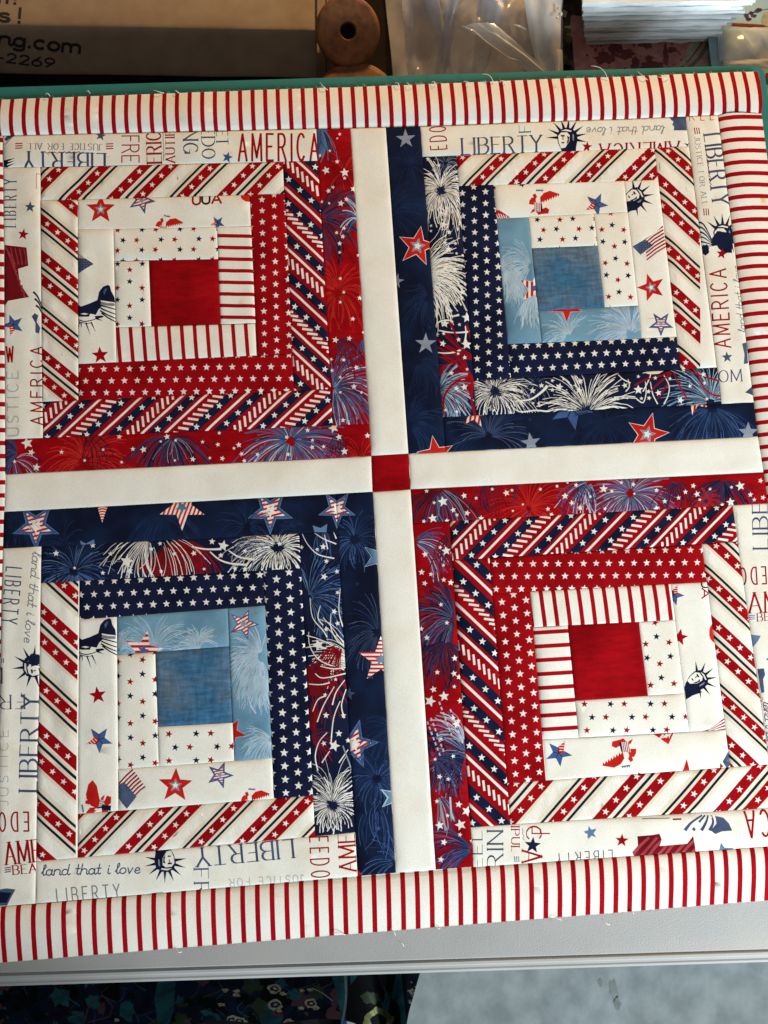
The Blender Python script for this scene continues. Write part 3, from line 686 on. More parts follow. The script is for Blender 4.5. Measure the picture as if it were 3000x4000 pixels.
p.fr('I').burst(190, 1180, 430, 70, ['cream', 'white', 'cream'], 15, 190, 345, .16, -.02); p.burst(190, 1170, 300, 22, ['navy'], 8, 200, 340, .12, .0); p.burst(1190, 1085, 440, 70, ['pale_sky', 'steel', 'ice', 'sky'], 9, 170, 350, .05, .1); p.burst(1190, 1085, 380, 24, ['navy', 'ink'], 9, 170, 350, .1, .1); p.blob(1190, 1090, 40, 40, 'navy', 14, .4)
for a in ([(640, 850), (700, 840), (690, 900), (640, 1000)], [(660, 920), (665, 1020), (640, 1090), (590, 1060)], [(810, 870), (850, 950), (845, 1030), (810, 1100)], [(700, 920), (720, 1020), (760, 1100)], [(440, 860), (480, 900), (540, 930)], [(520, 900), (530, 960), (500, 1000)]): p.stroke(a, 6, 10, 'cream')
for a in ([(570, 950), (660, 905), (790, 870), (860, 840)], [(700, 1000), (770, 930), (870, 850)], [(890, 850), (940, 960), (1000, 1060)], [(1080, 830), (1120, 950), (1200, 1020), (1280, 1035)], [(760, 1060), (840, 940)], [(1010, 830), (1140, 880), (1250, 910)]): p.stroke(a, 10, 15, 'red')
p.add([(650, 845), (720, 830), (810, 830), (770, 855), (700, 860)], 'cream'); p.stars([(135, 915, 26), (125, 990, 30), (495, 950, 26), (603, 878, 16), (740, 890, 18), (603, 985, 40), (685, 1000, 20), (765, 1010, 28), (690, 1052, 20), (628, 1055, 16), (858, 895, 16), (1130, 860, 24), (1140, 930, 18), (1020, 955, 18), (945, 1070, 30), (1160, 1057, 16), (970, 825, 18)])
p.fr('H').stars([(1520, 960, 32), (1378, 948, 22), (1465, 985, 18), (1465, 910, 16), (1305, 990, 28), (1310, 1092, 14), (1355, 1095, 16), (1215, 995, 16), (1555, 900, 14)])
p = patch(TR.q(1, 8, 0, 1), 'cream', L_LIB)
p.fr('F').text('EDO', (652, 412), (640, 212), 140, 'red', .075, False, 0, .5); p.text('LIBERTY', (785, 458), (1468, 434), 138, 'ink', .11, True); p.text('FI', (1372, 268), (1370, 172), 98, 'ink', .09, True); p.scribble((690, 208), (1240, 190), 6, 6, 'faint_ink')
p.fr('G').statue(232, 300, 84, 6, 1, 9, -5, 185); p.text('land that i love', (1018, 196), (392, 214), 66, 'grey_ink', .1, False, .18, .1)
p.add([(1058, 115), (1195, 104), (1206, 235), (1098, 236), (1100, 205), (1085, 190), (1095, 165), (1075, 150)], 'ink'); p.text('AMERICA', (1142, 322), (500, 346), 120, 'red', .11, True); p.star(396, 368, 44, 'red', 5); p.add([(1180, 335), (1210, 345), (1225, 330), (1212, 362)], 'navy')
for k in range(5): p.line((360 + 120 * k, 152 - 3 * k), (410 + 120 * k, 150 - 3 * k), 7, 'grey_ink')
p = patch(TR.q(8, 9, 0, 8), 'cream', L_LIB)
p.fr('J').text('R', (805, 212), (855, 210), 90, 'red', .09); p.text('L', (922, 208), (962, 208), 90, 'red', .09); p.text('L', (1025, 205), (1060, 205), 90, 'red', .09)
for k in range(3): p.line((852 + 24 * k, 290), (862 + 24 * k, 360), 11, 'red'); p.line((952 + 24 * k, 1162), (960 + 24 * k, 1235), 11, 'red')
p.text('JUSTICE FOR ALL', (852, 392), (938, 1130), 55, 'grey_ink', .12, True); p.scribble((985, 580), (1032, 970), 14, 8, 'rose', 36)
p.text('LIBERTY', (955, 372), (1052, 1125), 182, 'ink', .11, True)
p.statue(1165, 1435, 112, 8, 1, 6, 30, 150); p.add([(1030, 1500), (1100, 1400), (1290, 1430), (1290, 1530), (1040, 1565)], 'navy'); p.add([(1240, 1530), (1270, 1530), (1285, 1640)], 'navy')
for k in range(6): p.stroke([(905, 1300 + 50 * k), (960, 1340 + 45 * k), (1045, 1500 + 12 * k)], 22, 8, 'navy' if k % 2 == 0 else 'ink')
p.blob(975, 1605, 38, 60, 'navy'); p.star(1150, 1645, 62, 'red', 8)
p.fr('I').text('AMERICA', (1352, 640), (1310, 8), 132, 'red', .1, False, 0, .36); p.text('land that i love', (1472, 515), (1420, -20), 62, 'grey_ink', .11, False, .2, .1); p.star(1320, 722, 48, 'ink', -5)
p.add([(1442, 612), (1480, 600), (1492, 770), (1455, 778), (1460, 700)], 'ink'); p.text('OM', (1258, 926), (1440, 915), 95, 'ink', .09, True); p.add([(1465, 1008), (1530, 950), (1535, 1030)], 'ink')
p = patch(TR.q(0, 1, 0, 9), 'deep_navy', L_NV)
p.fr('F').star(297, 328, 88, 'grey_blue', -3, .38); p.burst(160, 1000, 330, 22, ['mid_navy', 'deep_navy'], 6, -90, 60); p.red_star(398, 1255, 172, 10); p.burst(330, 560, 240, 26, ['mid_navy', 'deep_navy'], 5)
p.fr('H').star(205, 105, 62, 'grey_blue', 12, .38); p.star(440, 615, 90, 'grey_blue', 0, .38); p.burst(300, 1270, 330, 50, ['mid_navy', 'deep_navy', 'mid_navy'], 7, -100, 60); p.burst(460, 250, 240, 26, ['mid_navy'], 4, 100, 260); p.burst(380, 760, 260, 26, ['mid_navy'], 4, -30, 120); p.star(470, 485, 16, 'mid_navy')
p.red_star(520, 1510, 150, -10, False)
p = patch(TR.q(1, 9, 8, 9), 'deep_navy', L_NV)
p.fr('H').burst(950, 1360, 380, 56, ['mid_navy', 'mid_navy', 'ink'], 8, 170, 370, .08, .1); p.striped_star(835, 1180, 118, 8, None, None, .3, 10); p.split_star(1620, 1140, 175, 170); p.star(1290, 1412, 85, 'grey_blue', -8, .4); p.star(1285, 1225, 20, 'mid_navy'); p.red_star(520, 1510, 150, -10, False)
p.fr('I').burst(1200, 1130, 460, 80, ['mid_navy', 'blue', 'mid_navy', 'mid_navy'], 7, 10, 180, .12, .1); p.burst(330, 1260, 300, 30, ['mid_navy', 'deep_navy'], 6); p.red_star(675, 1345, 172, 14); p.striped_star(1060, 1070, 125, 190, None, None, .3, 10); p.star(1492, 1330, 86, 'grey_blue', 0, .42); p.blob(1190, 1120, 40, 30, 'navy')

# ================================================================== block with blue centre, lower left
p = patch(BL.q(4, 5, 4, 5), 'denim', 'plain mottled blue square', 'center_square')
p = patch(BL.q(3, 4, 4, 6), 'ivory', L_CS).fr('M').pairs((1060, 130), (0, 115), (0, 337), (100, -8), 31, 'red', 'navy')
p = patch(BL.q(4, 5, 5, 6), 'ivory', L_CS).fr('M').pairs((1592, 550), (118, -3), (338, -6), (0, 108), 32, 'navy', 'red')
p = patch(BL.q(3, 5, 3, 4), 'sky', L_SK); p.fr('K'); sky(p, [((1250, 1330, 400), (190, 350)), ((1600, 1350, 260), (180, 300)), ((960, 1330, 240), (250, 340))]); p.striped_star(1165, 1330, 170, 12, 'ice', 'blue', .26, 90, .97)
p.fr('L'); sky(p, [((60, 1200, 170), (200, 340))]); p.striped_star(395, 1050, 125, 20, 'steel', True, .2, 60, .8)
p = patch(BL.q(5, 6, 3, 6), 'sky', L_SK); p.fr('L'); sky(p, [((530, 1290, 330), (90, 270)), ((520, 1300, 360), (60, 200))]); p.burst(530, 1300, 330, 40, ['ice', 'pale_sky'], 8, 80, 280, .06, .1); p.blob(530, 1300, 26, 40, 'sky'); p.striped_star(395, 1050, 125, 20, 'steel', True, .2, 60, .8)
p.fr('N'); sky(p, [((590, 90, 260), (100, 200)), ((610, 560, 240), (100, 230))]); p.red_star(300, 512, 118, 100, False, 'ice'); p.stroke([(430, 220), (450, 300), (490, 365)], 6, 14, 'ice')
p = patch(BL.q(2, 3, 3, 7), 'ivory', L_EA); p.fr('K').side_statue(8, 722)
p.fr('M').star(795, 240, 74, 'red', -8); p.split_star(808, 598, 112, 35); p.eagle(800, 1110, 130, -100, -1); p.add([(700, 1040), (720, 960), (755, 925), (790, 970), (815, 1090), (800, 1160), (740, 1130), (705, 1075)], 'scarlet'); p.add([(845, 1110), (870, 1050), (905, 1060), (905, 1110), (880, 1130)], 'scarlet'); p.add([(830, 1125), (905, 1130), (900, 1175), (828, 1165)], 'navy')
p = patch(BL.q(3, 6, 6, 7), 'ivory', L_EA); p.fr('M').flag([(1008, 940), (1112, 1058), (1032, 1158), (962, 1072), (962, 965)], [(962, 850), (1075, 835), (1130, 900), (1192, 990), (1112, 1060), (1008, 940), (962, 965)], ((950, 960), (1112, 1060)), ((1075, 832), (1192, 990))); p.red_star(1425, 968, 138, 2, rim='red')
p.fr('N').striped_star(215, 832, 108, 20, 'ink', True, .17, 80, .66); p.eagle(430, 1045, 105, 5)
p = patch(BL.q(2, 6, 2, 3), 'navy', L_NS).fr('K').lattice((765, 875), (107, -4.5), (-3, 102), 35)
p = patch(BL.q(6, 7, 2, 7), 'navy', L_NS).fr('L').lattice((645, 710), (4.5, 101.5), (98, -3), 36, n=(-22, 30), rot=4)
p = patch(BL.q(1, 2, 2, 8), 'cream', L_DC).fr('M').diag_cream((320, 30), (-10, 975), (305, 280), st=120, n=(-2, 3), sr=28)
p = patch(BL.q(2, 7, 7, 8), 'cream', L_DC).fr('M').diag_cream((722, 1350), (930, -55), (-335, 345), st=125, n=(-1, 3), sr=28)
p = patch(BL.q(1, 7, 1, 2), 'navy', L_NF)
p.fr('K').burst(610, 690, 420, 90, ['mid_navy', 'blue', 'steel', 'blue', 'mid_navy'], 9, 0, 360, .08, .1); p.burst(610, 690, 340, 26, ['deep_navy', 'navy'], 9, 150, 380, .1, .1)
p.blob(1330, 660, 200, 90, 'maroon', 20, .25); p.burst(1500, 430, 400, 60, ['maroon', 'maroon', 'crimson', 'maroon'], 13, 20, 170, .1, .1)
p.burst(1210, 400, 430, 22, ['cream', 'white', 'cream'], 13, 95, 190, .1, .16); p.burst(1210, 380, 520, 12, ['cream', 'white'], 14, 70, 130, .2, .05); p.burst(1300, 380, 520, 12, ['cream', 'white'], 12, 15, 80, .2, .1); p.blob(608, 690, 34, 40, 'navy', 12, .4)
p.stars([(460, 545, 26), (755, 480, 24), (900, 548, 22), (610, 663, 16), (838, 703, 20), (1030, 610, 56), (1055, 690, 30), (1415, 548, 20), (1572, 545, 24), (1230, 510, 22), (1300, 465, 20), (1310, 690, 18)])
p.fr('L').burst(660, 470, 260, 80, ['cream', 'white', 'cream'], 18, 0, 360, .16, .05, sx=1.1); p.burst(660, 470, 480, 34, ['cream', 'white', 'grey_blue'], 9, 140, 230, .25, .1); p.burst(660, 470, 180, 30, ['navy', 'ink'], 7, 0, 360, .12, .04); p.blob(655, 470, 36, 26, 'navy', 14, .5); p.burst(420, 430, 160, 16, ['grey_blue', 'ink'], 7)
for a in ([(140, 500), (210, 560), (300, 590), (420, 600)], [(0, 460), (100, 480), (225, 480)], [(280, 490), (360, 540), (480, 560)]): p.stroke(a, 8, 16, 'cream')
p.stars([(155, 422, 26), (240, 455, 44), (222, 528, 22), (18, 512, 22), (330, 628, 20), (405, 632, 20), (405, 495, 20), (95, 632, 14), (668, 440, 20)])
p = patch(BL.q(7, 8, 1, 8), 'navy', L_NF)
p.fr('L').burst(895, 845, 400, 80, ['blue', 'mid_navy', 'steel', 'blue'], 9, 250, 430, .06, .1); p.burst(895, 845, 330, 24, ['navy', 'deep_navy'], 9, 240, 430, .1, .1); p.burst(1000, 300, 260, 14, ['mid_navy', 'blue'], 8, 60, 130)
p.burst(1240, 1330, 420, 34, ['cream', 'white', 'cream'], 13, 150, 250, .12, .02); p.blob(960, 1420, 110, 60, 'maroon'); p.burst(1150, 1200, 420, 24, ['crimson', 'maroon'], 13, 100, 170)
for a in ([(840, 360), (880, 440), (960, 520), (1085, 550)], [(925, 350), (1000, 400), (1100, 440)], [(900, 850), (920, 1000), (1000, 1100), (1030, 1150)], [(980, 910), (960, 1000), (1000, 1060)], [(1130, 780), (1120, 950), (1150, 1070)], [(890, 1110), (900, 1220), (980, 1330), (1160, 1400)], [(1060, 970), (1060, 1080), (1110, 1180), (1160, 1210)], [(1080, 350), (1100, 400)], [(1010, 370), (1035, 480)]): p.stroke(a, 4, 10, 'cream')
p.stars([(1000, 462, 26), (955, 483, 16), (835, 465, 18), (1025, 572, 20), (1008, 690, 28), (1105, 650, 20), (820, 707, 12), (1085, 955, 24), (1110, 1045, 22), (1022, 1090, 20), (965, 1210, 46), (1110, 810, 18)])
p.fr('N').blob(920, 110, 90, 120, 'maroon', 20, .3); p.blob(925, 400, 40, 120, 'maroon', 20, .3); p.burst(870, 90, 360, 22, ['maroon', 'navy', 'crimson'], 12, -40, 80); p.burst(900, 560, 200, 10, ['crimson', 'maroon'], 10, -60, 60)
for a in ([(1165, 110), (1100, 200), (1070, 300)], [(1085, 160), (1000, 310), (955, 430)], [(1175, 180), (1140, 300), (1160, 400)], [(1130, 270), (1080, 400), (1060, 590)], [(1030, 510), (970, 580), (940, 690), (960, 800)], [(1190, 640), (1120, 740)], [(1050, 650), (990, 740)], [(890, 140), (980, 145), (1050, 130)], [(940, 60), (1000, 95), (1170, 60)], [(980, 5), (1080, 25), (1170, 15)], [(920, 350), (960, 260), (1020, 230)]): p.stroke(a, 6, 10, 'cream')
p.burst(1070, 1060, 250, 76, ['cream', 'white', 'cream'], 18, 0, 360, .16, -.03); p.burst(1070, 1050, 380, 34, ['cream', 'white', 'grey_blue'], 8, 225, 310, .3, .0); p.burst(1070, 1060, 190, 34, ['navy', 'ink'], 7, 0, 360, .12, .0); p.blob(1065, 1060, 36, 32, 'navy', 14, .5); p.burst(1190, 1150, 170, 16, ['navy'], 6); p.line((1150, 610), (1220, 800), 10, 'grey_blue')
p.stars([(1095, 105, 16), (1015, 222, 18), (1022, 378, 26), (1155, 380, 22), (1120, 517, 28), (1085, 610, 46), (1005, 592, 22), (1190, 570, 22)])
p = patch(BL.q(0, 8, 0, 1), 'deep_navy', L_NV)
p.fr('K').striped_star(296, 325, 200, 180, 'steel', 'cream', .17, 75, .68); p.burst(1330, 250, 330, 40, ['mid_navy', 'deep_navy'], 6, -20, 200); p.burst(520, 470, 240, 30, ['mid_navy', 'deep_navy'], 6); p.burst(130, 300, 260, 22, ['mid_navy'], 5)
i = p.add([(790, 155), (880, 155), (832, 295)], 'white'); p.mask = i
for k in range(7): p.stroke([(780, 160 + 22 * k), (835, 140 + 22 * k), (890, 160 + 22 * k)], 12, 12, 'scarlet')
p.mask = None; p.line((660, 168), (1020, 155), 9, 'steel'); p.striped_star(1478, 172, 190, 180, None, 'steel', .17, 20); p.add([(650, 440), (700, 465), (765, 430), (770, 470), (660, 475)], 'steel')
p.fr('L').striped_star(598, 190, 182, 180, 'steel', 'cream', .17, 75, .68); p.striped_star(1105, 175, 150, 180, 'steel', 'cream', .2, 75, .68); p.add([(920, 300), (980, 320), (1032, 288), (1025, 350), (935, 350)], 'steel'); p.burst(420, 320, 260, 34, ['mid_navy', 'mid_navy', 'deep_navy'], 6, 150, 400); p.burst(760, 330, 120, 16, ['mid_navy'], 6, 180, 330)
p = patch(BL.q(8, 9, 0, 9), 'deep_navy', L_NV)
p.fr('L').striped_star(1105, 175, 150, 180, 'steel', 'cream', .2, 75, .68); p.burst(1240, 410, 250, 60, ['mid_navy', 'blue', 'mid_navy'], 7, 0, 360, .16, .1); p.blob(1240, 410, 34, 30, 'navy'); p.striped_star(1420, 540, 130, 90, 'pale_sky', None, .2, 75, .05); p.star(1420, 540, 108, 'steel', 95, .4); p.star(1260, 745, 18, 'mid_navy'); p.burst(1420, 1120, 330, 34, ['mid_navy', 'ink'], 6, 90, 270); p.striped_star(1438, 1320, 178, 0, None, 'steel', .17, 90)
p.fr('N').striped_star(1440, -45, 178, 0, None, 'steel', .17, 90); p.striped_star(1235, 600, 195, 85, 'steel', 'cream', .17, 60, .68); p.star(1195, 215, 50, 'ink', 10); p.burst(1410, 865, 260, 80, ['mid_navy', 'blue', 'mid_navy', 'mid_navy'], 7, 0, 360, .16, .15); p.blob(1410, 860, 30, 26, 'navy'); p.star(1535, 1000, 118, 'pale_sky', 85, .42); p.star(1540, 1000, 100, 'steel', 85, .4); p.burst(1400, 1000, 420, 20, ['blue', 'mid_navy'], 7, 60, 130, .3); p.star(1420, 1238, 22, 'blue'); p.burst(1560, 500, 300, 24, ['mid_navy'], 6, 120, 240); p.burst(1560, 1500, 280, 20, ['mid_navy', 'blue'], 7, 150, 280); p.add([(1240, 1530), (1300, 1590), (1240, 1600)], 'scarlet')
p = patch(BL.q(0, 1, 1, 9), 'cream', L_LIB)
p.fr('K').text('LIBERTY', (58, 655), (18, 1105), 126, 'ink', .085, False, 0, .5); p.text('land that i love', (272, 535), (200, 1262), 74, 'grey_ink', .11, False, .25, .1); p.text('A', (2, 1385), (2, 1215), 46, 'red', .12)
for k in range(3): p.line((5 + 15 * k, 1392), (5 + 15 * k, 1430), 7, 'ink')
p.statue(275, 1460, 88, -95, 1, 7, -10, 190); p.blob(285, 1405, 55, 48, 'navy')
p.fr('M').text('I', (0, 140), (40, 140), 120, 'ink', .1, True); p.text('FR', (200, 236), (0, 240), 112, 'ink', .1, True); p.text('LIBERTY', (302, 1015), (318, 242), 140, 'ink', .12, True); p.text('JUSTICE', (75, 1130), (75, 520), 70, 'faint_ink', .11, False, 0, .4)
p.text('EDO', (236, 1184), (0, 1188), 152, 'red', .09, False, 0, .6); p.fr('O').text('AME', (58, 572), (335, 545), 178, 'red', .09, True); p.text('BEA', (115, 652), (300, 636), 72, 'red', .14, True)
for k in range(3): p.line((45, 598 + 17 * k), (96, 592 + 17 * k), 9, 'ink')
p.add([(0, 772), (60, 762), (132, 772), (100, 830), (62, 905), (0, 905)], 'ink'); p.add([(0, 790), (100, 800), (60, 880), (0, 880)], 'navy')
p = patch(BL.q(1, 8, 8, 9), 'cream', L_LIB)
p.fr('O').text('land that i love', (348, 660), (1138, 640), 86, 'ink', .115, False, .2, .1); p.statue(1345, 545, 86, 182, 1, 9, -10, 190); p.text('LIBERTY', (470, 885), (978, 845), 118, 'grey_ink', .09, False, 0, .5); p.text('I', (290, 860), (310, 860), 100, 'tan', .08); p.stroke([(1080, 838), (1170, 820), (1262, 806)], 4, 16, 'red'); p.line((1262, 806), (1325, 800), 16, 'grey_blue'); p.line((1420, 800), (1550, 792), 14, 'ink')
p.fr('N').text('LIBERTY', (762, 1322), (30, 1392), 138, 'ink', .11, True); p.text('FR', (18, 1548), (22, 1742), 108, 'ink', .1, True); p.text('JUSTICE FOR', (850, 1590), (285, 1622), 62, 'faint_ink', .12, False, 0, .4); p.text('EEDO', (898, 1306), (912, 1612), 138, 'red', .08, False, 0, .6); p.text('AME', (1252, 1562), (1238, 1278), 126, 'red', .1, True)

# ================================================================== block with red centre, lower right
p = patch(BR.q(4, 5, 4, 5), 'crimson', 'plain mottled red square', 'center_square')
p = patch(BR.q(5, 6, 4, 5), 'ivory', L_CS).fr('S').pairs((600, 35), (12, 120), (40, 355), (100, -7), 33, 'red', 'navy')
p = patch(BR.q(4, 6, 5, 6), 'ivory', L_CS).fr('S').pairs((293, 553), (119, -2), (345, -2), (10, 113), 33, 'navy', 'red')
p = patch(BR.q(3, 6, 3, 4), 'ivory', L_ST).fr('Q').stripes((795, 1110), (109, -3), (32, 240), 36)
p = patch(BR.q(3, 4, 4, 6), 'ivory', L_ST).fr('R').stripes((1265, 270), (11, 111.5), (200, -12), 33)
p = patch(BR.q(6, 7, 3, 6), 'ivory', L_EA); p.fr('Q').split_star(838, 1050, 95, 165); p.text('A', (1080, 995), (1080, 1078), 62, 'red', .2); p.text('U', (1078, 930), (1078, 985), 62, 'navy', .2); p.star(890, 1415, 78, 'red', 10); p.blob(1205, 1375, 62, 92, 'scarlet', 20, .03); p.fr('S').statue(1050, 345, 82, 62, 1, 7, -20, 160); p.add([(930, 400), (1000, 390), (1085, 450), (1000, 480), (945, 515)], 'navy'); p.flag([(1090, 785), (1140, 770), (1145, 790), (1100, 800)], [(1130, 780), (1220, 715), (1310, 640), (1310, 790)], ((1130, 770), (1160, 800)), ((1300, 620), (1310, 790)), 5)
p = patch(BR.q(3, 7, 6, 7), 'ivory', L_EA); p.fr('R').split_star(1308, 915, 112, 172); p.fr('S').eagle(430, 935, 150, 172, 1); p.add([(665, 812), (840, 800), (790, 900)], 'scarlet')
for k in range(3): p.line((720 + 38 * k, 850 - 10 * k), (752 + 34 * k, 815 - 10 * k), 16, 'white'); p.line((740 + 30 * k, 845), (800, 815), 7, 'white')
p.add([(945, 1025), (915, 1130), (978, 1130)], 'scarlet'); p.add([(1310, 960), (1258, 1050), (1300, 1110), (1345, 1060)], 'ink'); p.star(1305, 1040, 14, 'steel'); p.add([(530, 1140), (570, 1160), (540, 1170)], 'navy'); p.add([(1235, 1060), (1270, 1090), (1240, 1110)], 'red')
p = patch(BR.q(2, 7, 2, 3), 'red', L_RS).fr('P').lattice((795, 735), (102, -.8), (4, 101), 33)
p = patch(BR.q(2, 3, 3, 7), 'red', L_RS).fr('P').lattice((850, 1042), (8.5, 107), (97, -8), 35, n=(-22, 30))
p = patch(BR.q(7, 8, 2, 7), 'cream', L_DC).fr('Q').diag_cream((1390, 1040), (0, 907), (355, 330), st=125, n=(-2, 3), sr=30)
p = patch(BR.q(2, 9, 7, 8), 'cream', L_DC).fr('S').diag_cream((885, 1330), (1037, -62), (-340, 390), half=460, st=135, n=(-2, 3), sr=32)
p = patch(BR.q(1, 8, 1, 2), 'red', L_DR).fr('P').diag_red((1410, 528), (-850, 45), (-285, 295), n=(-3, 3), st=130)
p = patch(BR.q(1, 2, 2, 8), 'red', L_DR).fr('R').diag_red((620, 1100), (0, -940), (320, 300), n=(-1, 3), st=138, sr=31, tk=40)
p = patch(BR.q(0, 9, 0, 1), 'crimson', L_RF)
p.fr('P').burst(330, 130, 420, 70, ['navy', 'maroon', 'mid_navy', 'maroon', 'navy'], 14, 0, 180, .05, .15); p.burst(330, 130, 460, 16, ['blue', 'mid_navy', 'grey_blue'], 8, 10, 120); p.burst(1065, 290, 380, 80, ['flame', 'flame', 'scarlet', 'red'], 7, 0, 360, .06, .12); p.burst(720, 60, 260, 14, ['navy', 'maroon'], 11, 30, 140); p.burst(1560, 60, 380, 26, ['blue', 'mid_navy', 'ice', 'navy'], 9, 60, 180, .1, .15)
for a in ([(940, 250), (955, 170), (985, 100)], [(1300, 240), (1320, 190)], [(1080, 310), (1030, 345)], [(560, 380), (620, 375), (660, 395)]): p.stroke(a, 10, 14, 'mid_navy')
p.stars([(240, 145, 20), (372, 230, 44), (300, 240, 16), (543, 183, 26), (640, 203, 16), (455, 298, 24), (485, 338, 18), (568, 322, 26), (290, 365, 38), (218, 388, 18), (405, 385, 22), (680, 365, 26), (770, 130, 16), (885, 160, 29), (930, 138, 16), (1018, 253, 12), (937, 305, 12), (1160, 130, 16), (1220, 290, 20), (1250, 335, 20), (1360, 185, 29), (1415, 240, 24), (1450, 95, 20), (1480, 280, 24), (1295, 105, 16), (1380, 75, 14), (1565, 185, 14)])
p.fr('Q').burst(465, 180, 330, 110, ['blue', 'steel', 'ice', 'blue', 'blue'], 9, 0, 360, .06, .15, sx=1.2); p.burst(465, 180, 300, 36, ['navy', 'purple', 'mid_navy', 'red'], 8, 0, 360, .06, .15, sx=1.2); p.blob(465, 170, 32, 34, 'red', 12, .4); p.burst(1260, 60, 380, 60, ['navy', 'maroon', 'mid_navy', 'navy'], 14, 0, 180, .05, .15); p.burst(860, 60, 260, 26, ['navy', 'mid_navy', 'maroon'], 11, 20, 160); p.burst(30, 90, 200, 16, ['mid_navy', 'blue', 'navy'], 9, 0, 120); p.burst(1120, 240, 170, 24, ['flame', 'scarlet'], 7)
p.stars([(490, 97, 23), (388, 80, 18), (235, 135, 38), (305, 155, 20), (500, 177, 14), (688, 148, 22), (760, 243, 24), (880, 213, 22), (938, 163, 23), (1005, 110, 25), (1040, 180, 29), (1065, 228, 16), (1410, 112, 43), (1335, 122, 16), (1150, 138, 16), (1585, 65, 24), (1500, 185, 24), (1535, 228, 20), (1610, 210, 24), (1330, 250, 40), (1258, 272, 20), (690, 305, 29), (120, 203, 16), (35, 297, 22), (245, 307, 18)])
p = patch(BR.q(0, 1, 1, 9), 'crimson', L_RF)
p.fr('P').burst(130, 560, 330, 30, ['ice', 'blue', 'mid_navy', 'purple'], 9, -50, 40); p.burst(470, 1190, 420, 90, ['navy', 'mid_navy', 'maroon', 'navy', 'purple'], 14, 100, 265, .05, .12); p.burst(470, 1190, 380, 22, ['blue', 'steel'], 6, 110, 260); p.burst(430, 470, 300, 22, ['maroon', 'navy', 'maroon'], 12, 60, 150)
p.stars([(228, 655, 27), (398, 628, 38), (350, 600, 18), (375, 745, 16), (200, 800, 27), (275, 817, 20), (225, 890, 24), (378, 863, 22), (435, 885, 27), (355, 1063, 20), (403, 1210, 20), (197, 1258, 22), (243, 1330, 25), (465, 1498, 27)])
p.fr('R').burst(390, 10, 400, 60, ['navy', 'mid_navy', 'maroon', 'navy'], 13, 20, 170, .05, .1); p.burst(560, 920, 380, 80, ['grey_blue', 'blue', 'mid_navy', 'navy', 'purple'], 9, 110, 260, .05, .05); p.burst(560, 920, 420, 30, ['navy', 'deep_navy', 'navy'], 11, 110, 180, .08, .1); p.burst(300, 960, 330, 40, ['blue', 'navy', 'mid_navy', 'purple'], 9, -30, 90, .05, .12); p.burst(270, 800, 140, 24, ['navy', 'deep_navy', 'navy'], 18)
p.burst(560, 860, 420, 12, ['ice', 'ice', 'grey_blue'], 12, 215, 265, .1); p.burst(620, 1700, 420, 44, ['blue', 'mid_navy', 'navy'], 10, 140, 230, .1, .1); p.burst(330, 1250, 300, 18, ['grey_blue', 'mid_navy', 'purple'], 8, 20, 90); p.stroke([(350, 1300), (370, 1440), (400, 1540)], 14, 18, 'grey_blue'); p.stroke([(430, 1270), (440, 1400), (460, 1450)], 14, 18, 'ice')
for x0, y0 in ((340, 500), (275, 630), (430, 560), (245, 660)):
    for k in range(7): p.line((x0 + 16 * k, y0 + 42 * k), (x0 + 22 * k / 1.4 + 9, y0 + 42 * k + 24), 13, 'ice')
p.stars([(325, 262, 22), (465, 148, 27), (460, 272, 27), (500, 300, 24), (295, 400, 29), (380, 455, 43), (268, 495, 48), (462, 377, 18), (510, 492, 24), (455, 630, 20), (480, 680, 34), (495, 655, 22), (357, 800, 16), (310, 965, 16), (455, 940, 20), (345, 1105, 24), (415, 1125, 20), (325, 1305, 20), (500, 1330, 30), (565, 1385, 44), (410, 1420, 18), (515, 1495, 48), (345, 1500, 38), (510, 1575, 20), (380, 1635, 29), (355, 1775, 27), (605, 1625, 16)])
p = patch(BR.q(8, 9, 1, 9), 'cream', L_LIB)
p.fr('Q').text('LIBERTY', (1655, 648), (1640, -180), 130, 'ink', .11, True); p.scribble((1380, 330), (1400, 640), 8, 6, 'faint_ink', 26); p.text('EDO', (1632, 806), (1410, 818), 146, 'red', .09, False, 0, .6); p.text('AMERICA', (1492, 1205), (2300, 1160), 172, 'red', .09, True); p.text('BEAU', (1560, 1276), (1800, 1262), 68, 'red', .13, True)
for k in range(3): p.line((1490, 1228 + 16 * k), (1542, 1224 + 16 * k), 8, 'steel')
p.add([(1508, 1392), (1588, 1402), (1560, 1450), (1520, 1505)], 'steel'); p.text('JUST', (1640, 1610), (1900, 1595), 100, 'ink', .12, True)
p.fr('S').add([(1560, 250), (1615, 245), (1625, 300), (1608, 340), (1618, 450), (1595, 460), (1575, 350)], 'ink'); p.text('land that i love', (1608, 540), (1668, 1100), 60, 'ink', .11, False, .25, .1); p.scribble((1590, 480), (1640, 640), 16, 5, 'rose', 16)
p = patch(BR.q(1, 9, 8, 9), 'cream', L_LIB)
p.fr('R').text('EEL', (692, 1842), (688, 1540), 76, 'ink', .12, True); p.text('RIN', (858, 1832), (856, 1545), 126, 'ink', .1, True); p.text('IPUL', (925, 1508), (925, 1712), 66, 'red', .13, True); p.scribble((1015, 1520), (1025, 1620), 8, 6, 'grey_ink', 10); p.text('C', (1044, 1512), (1050, 1622), 122, 'red', .1, True); p.star(1097, 1660, 70, 'navy', 5); p.text('A', (1012, 1702), (1012, 1800), 160, 'red', .09, True)
for k in range(3): p.line((950 + 16 * k, 1748), (955 + 16 * k, 1798), 8, 'steel')
p.text('F', (1235, 1565), (1235, 1520), 142, 'red', .07, False); p.star(1566, 1560, 54, 'steel', -15)
p.fr('S0').text('LIBERTY', (2388, 3318), (2172, 3333), 44, 'ink', .085, False, 0, .55)
p.fr('S').star(117, 1657, 58, 'steel', -12); p.star(388, 1727, 60, 'red', 4)
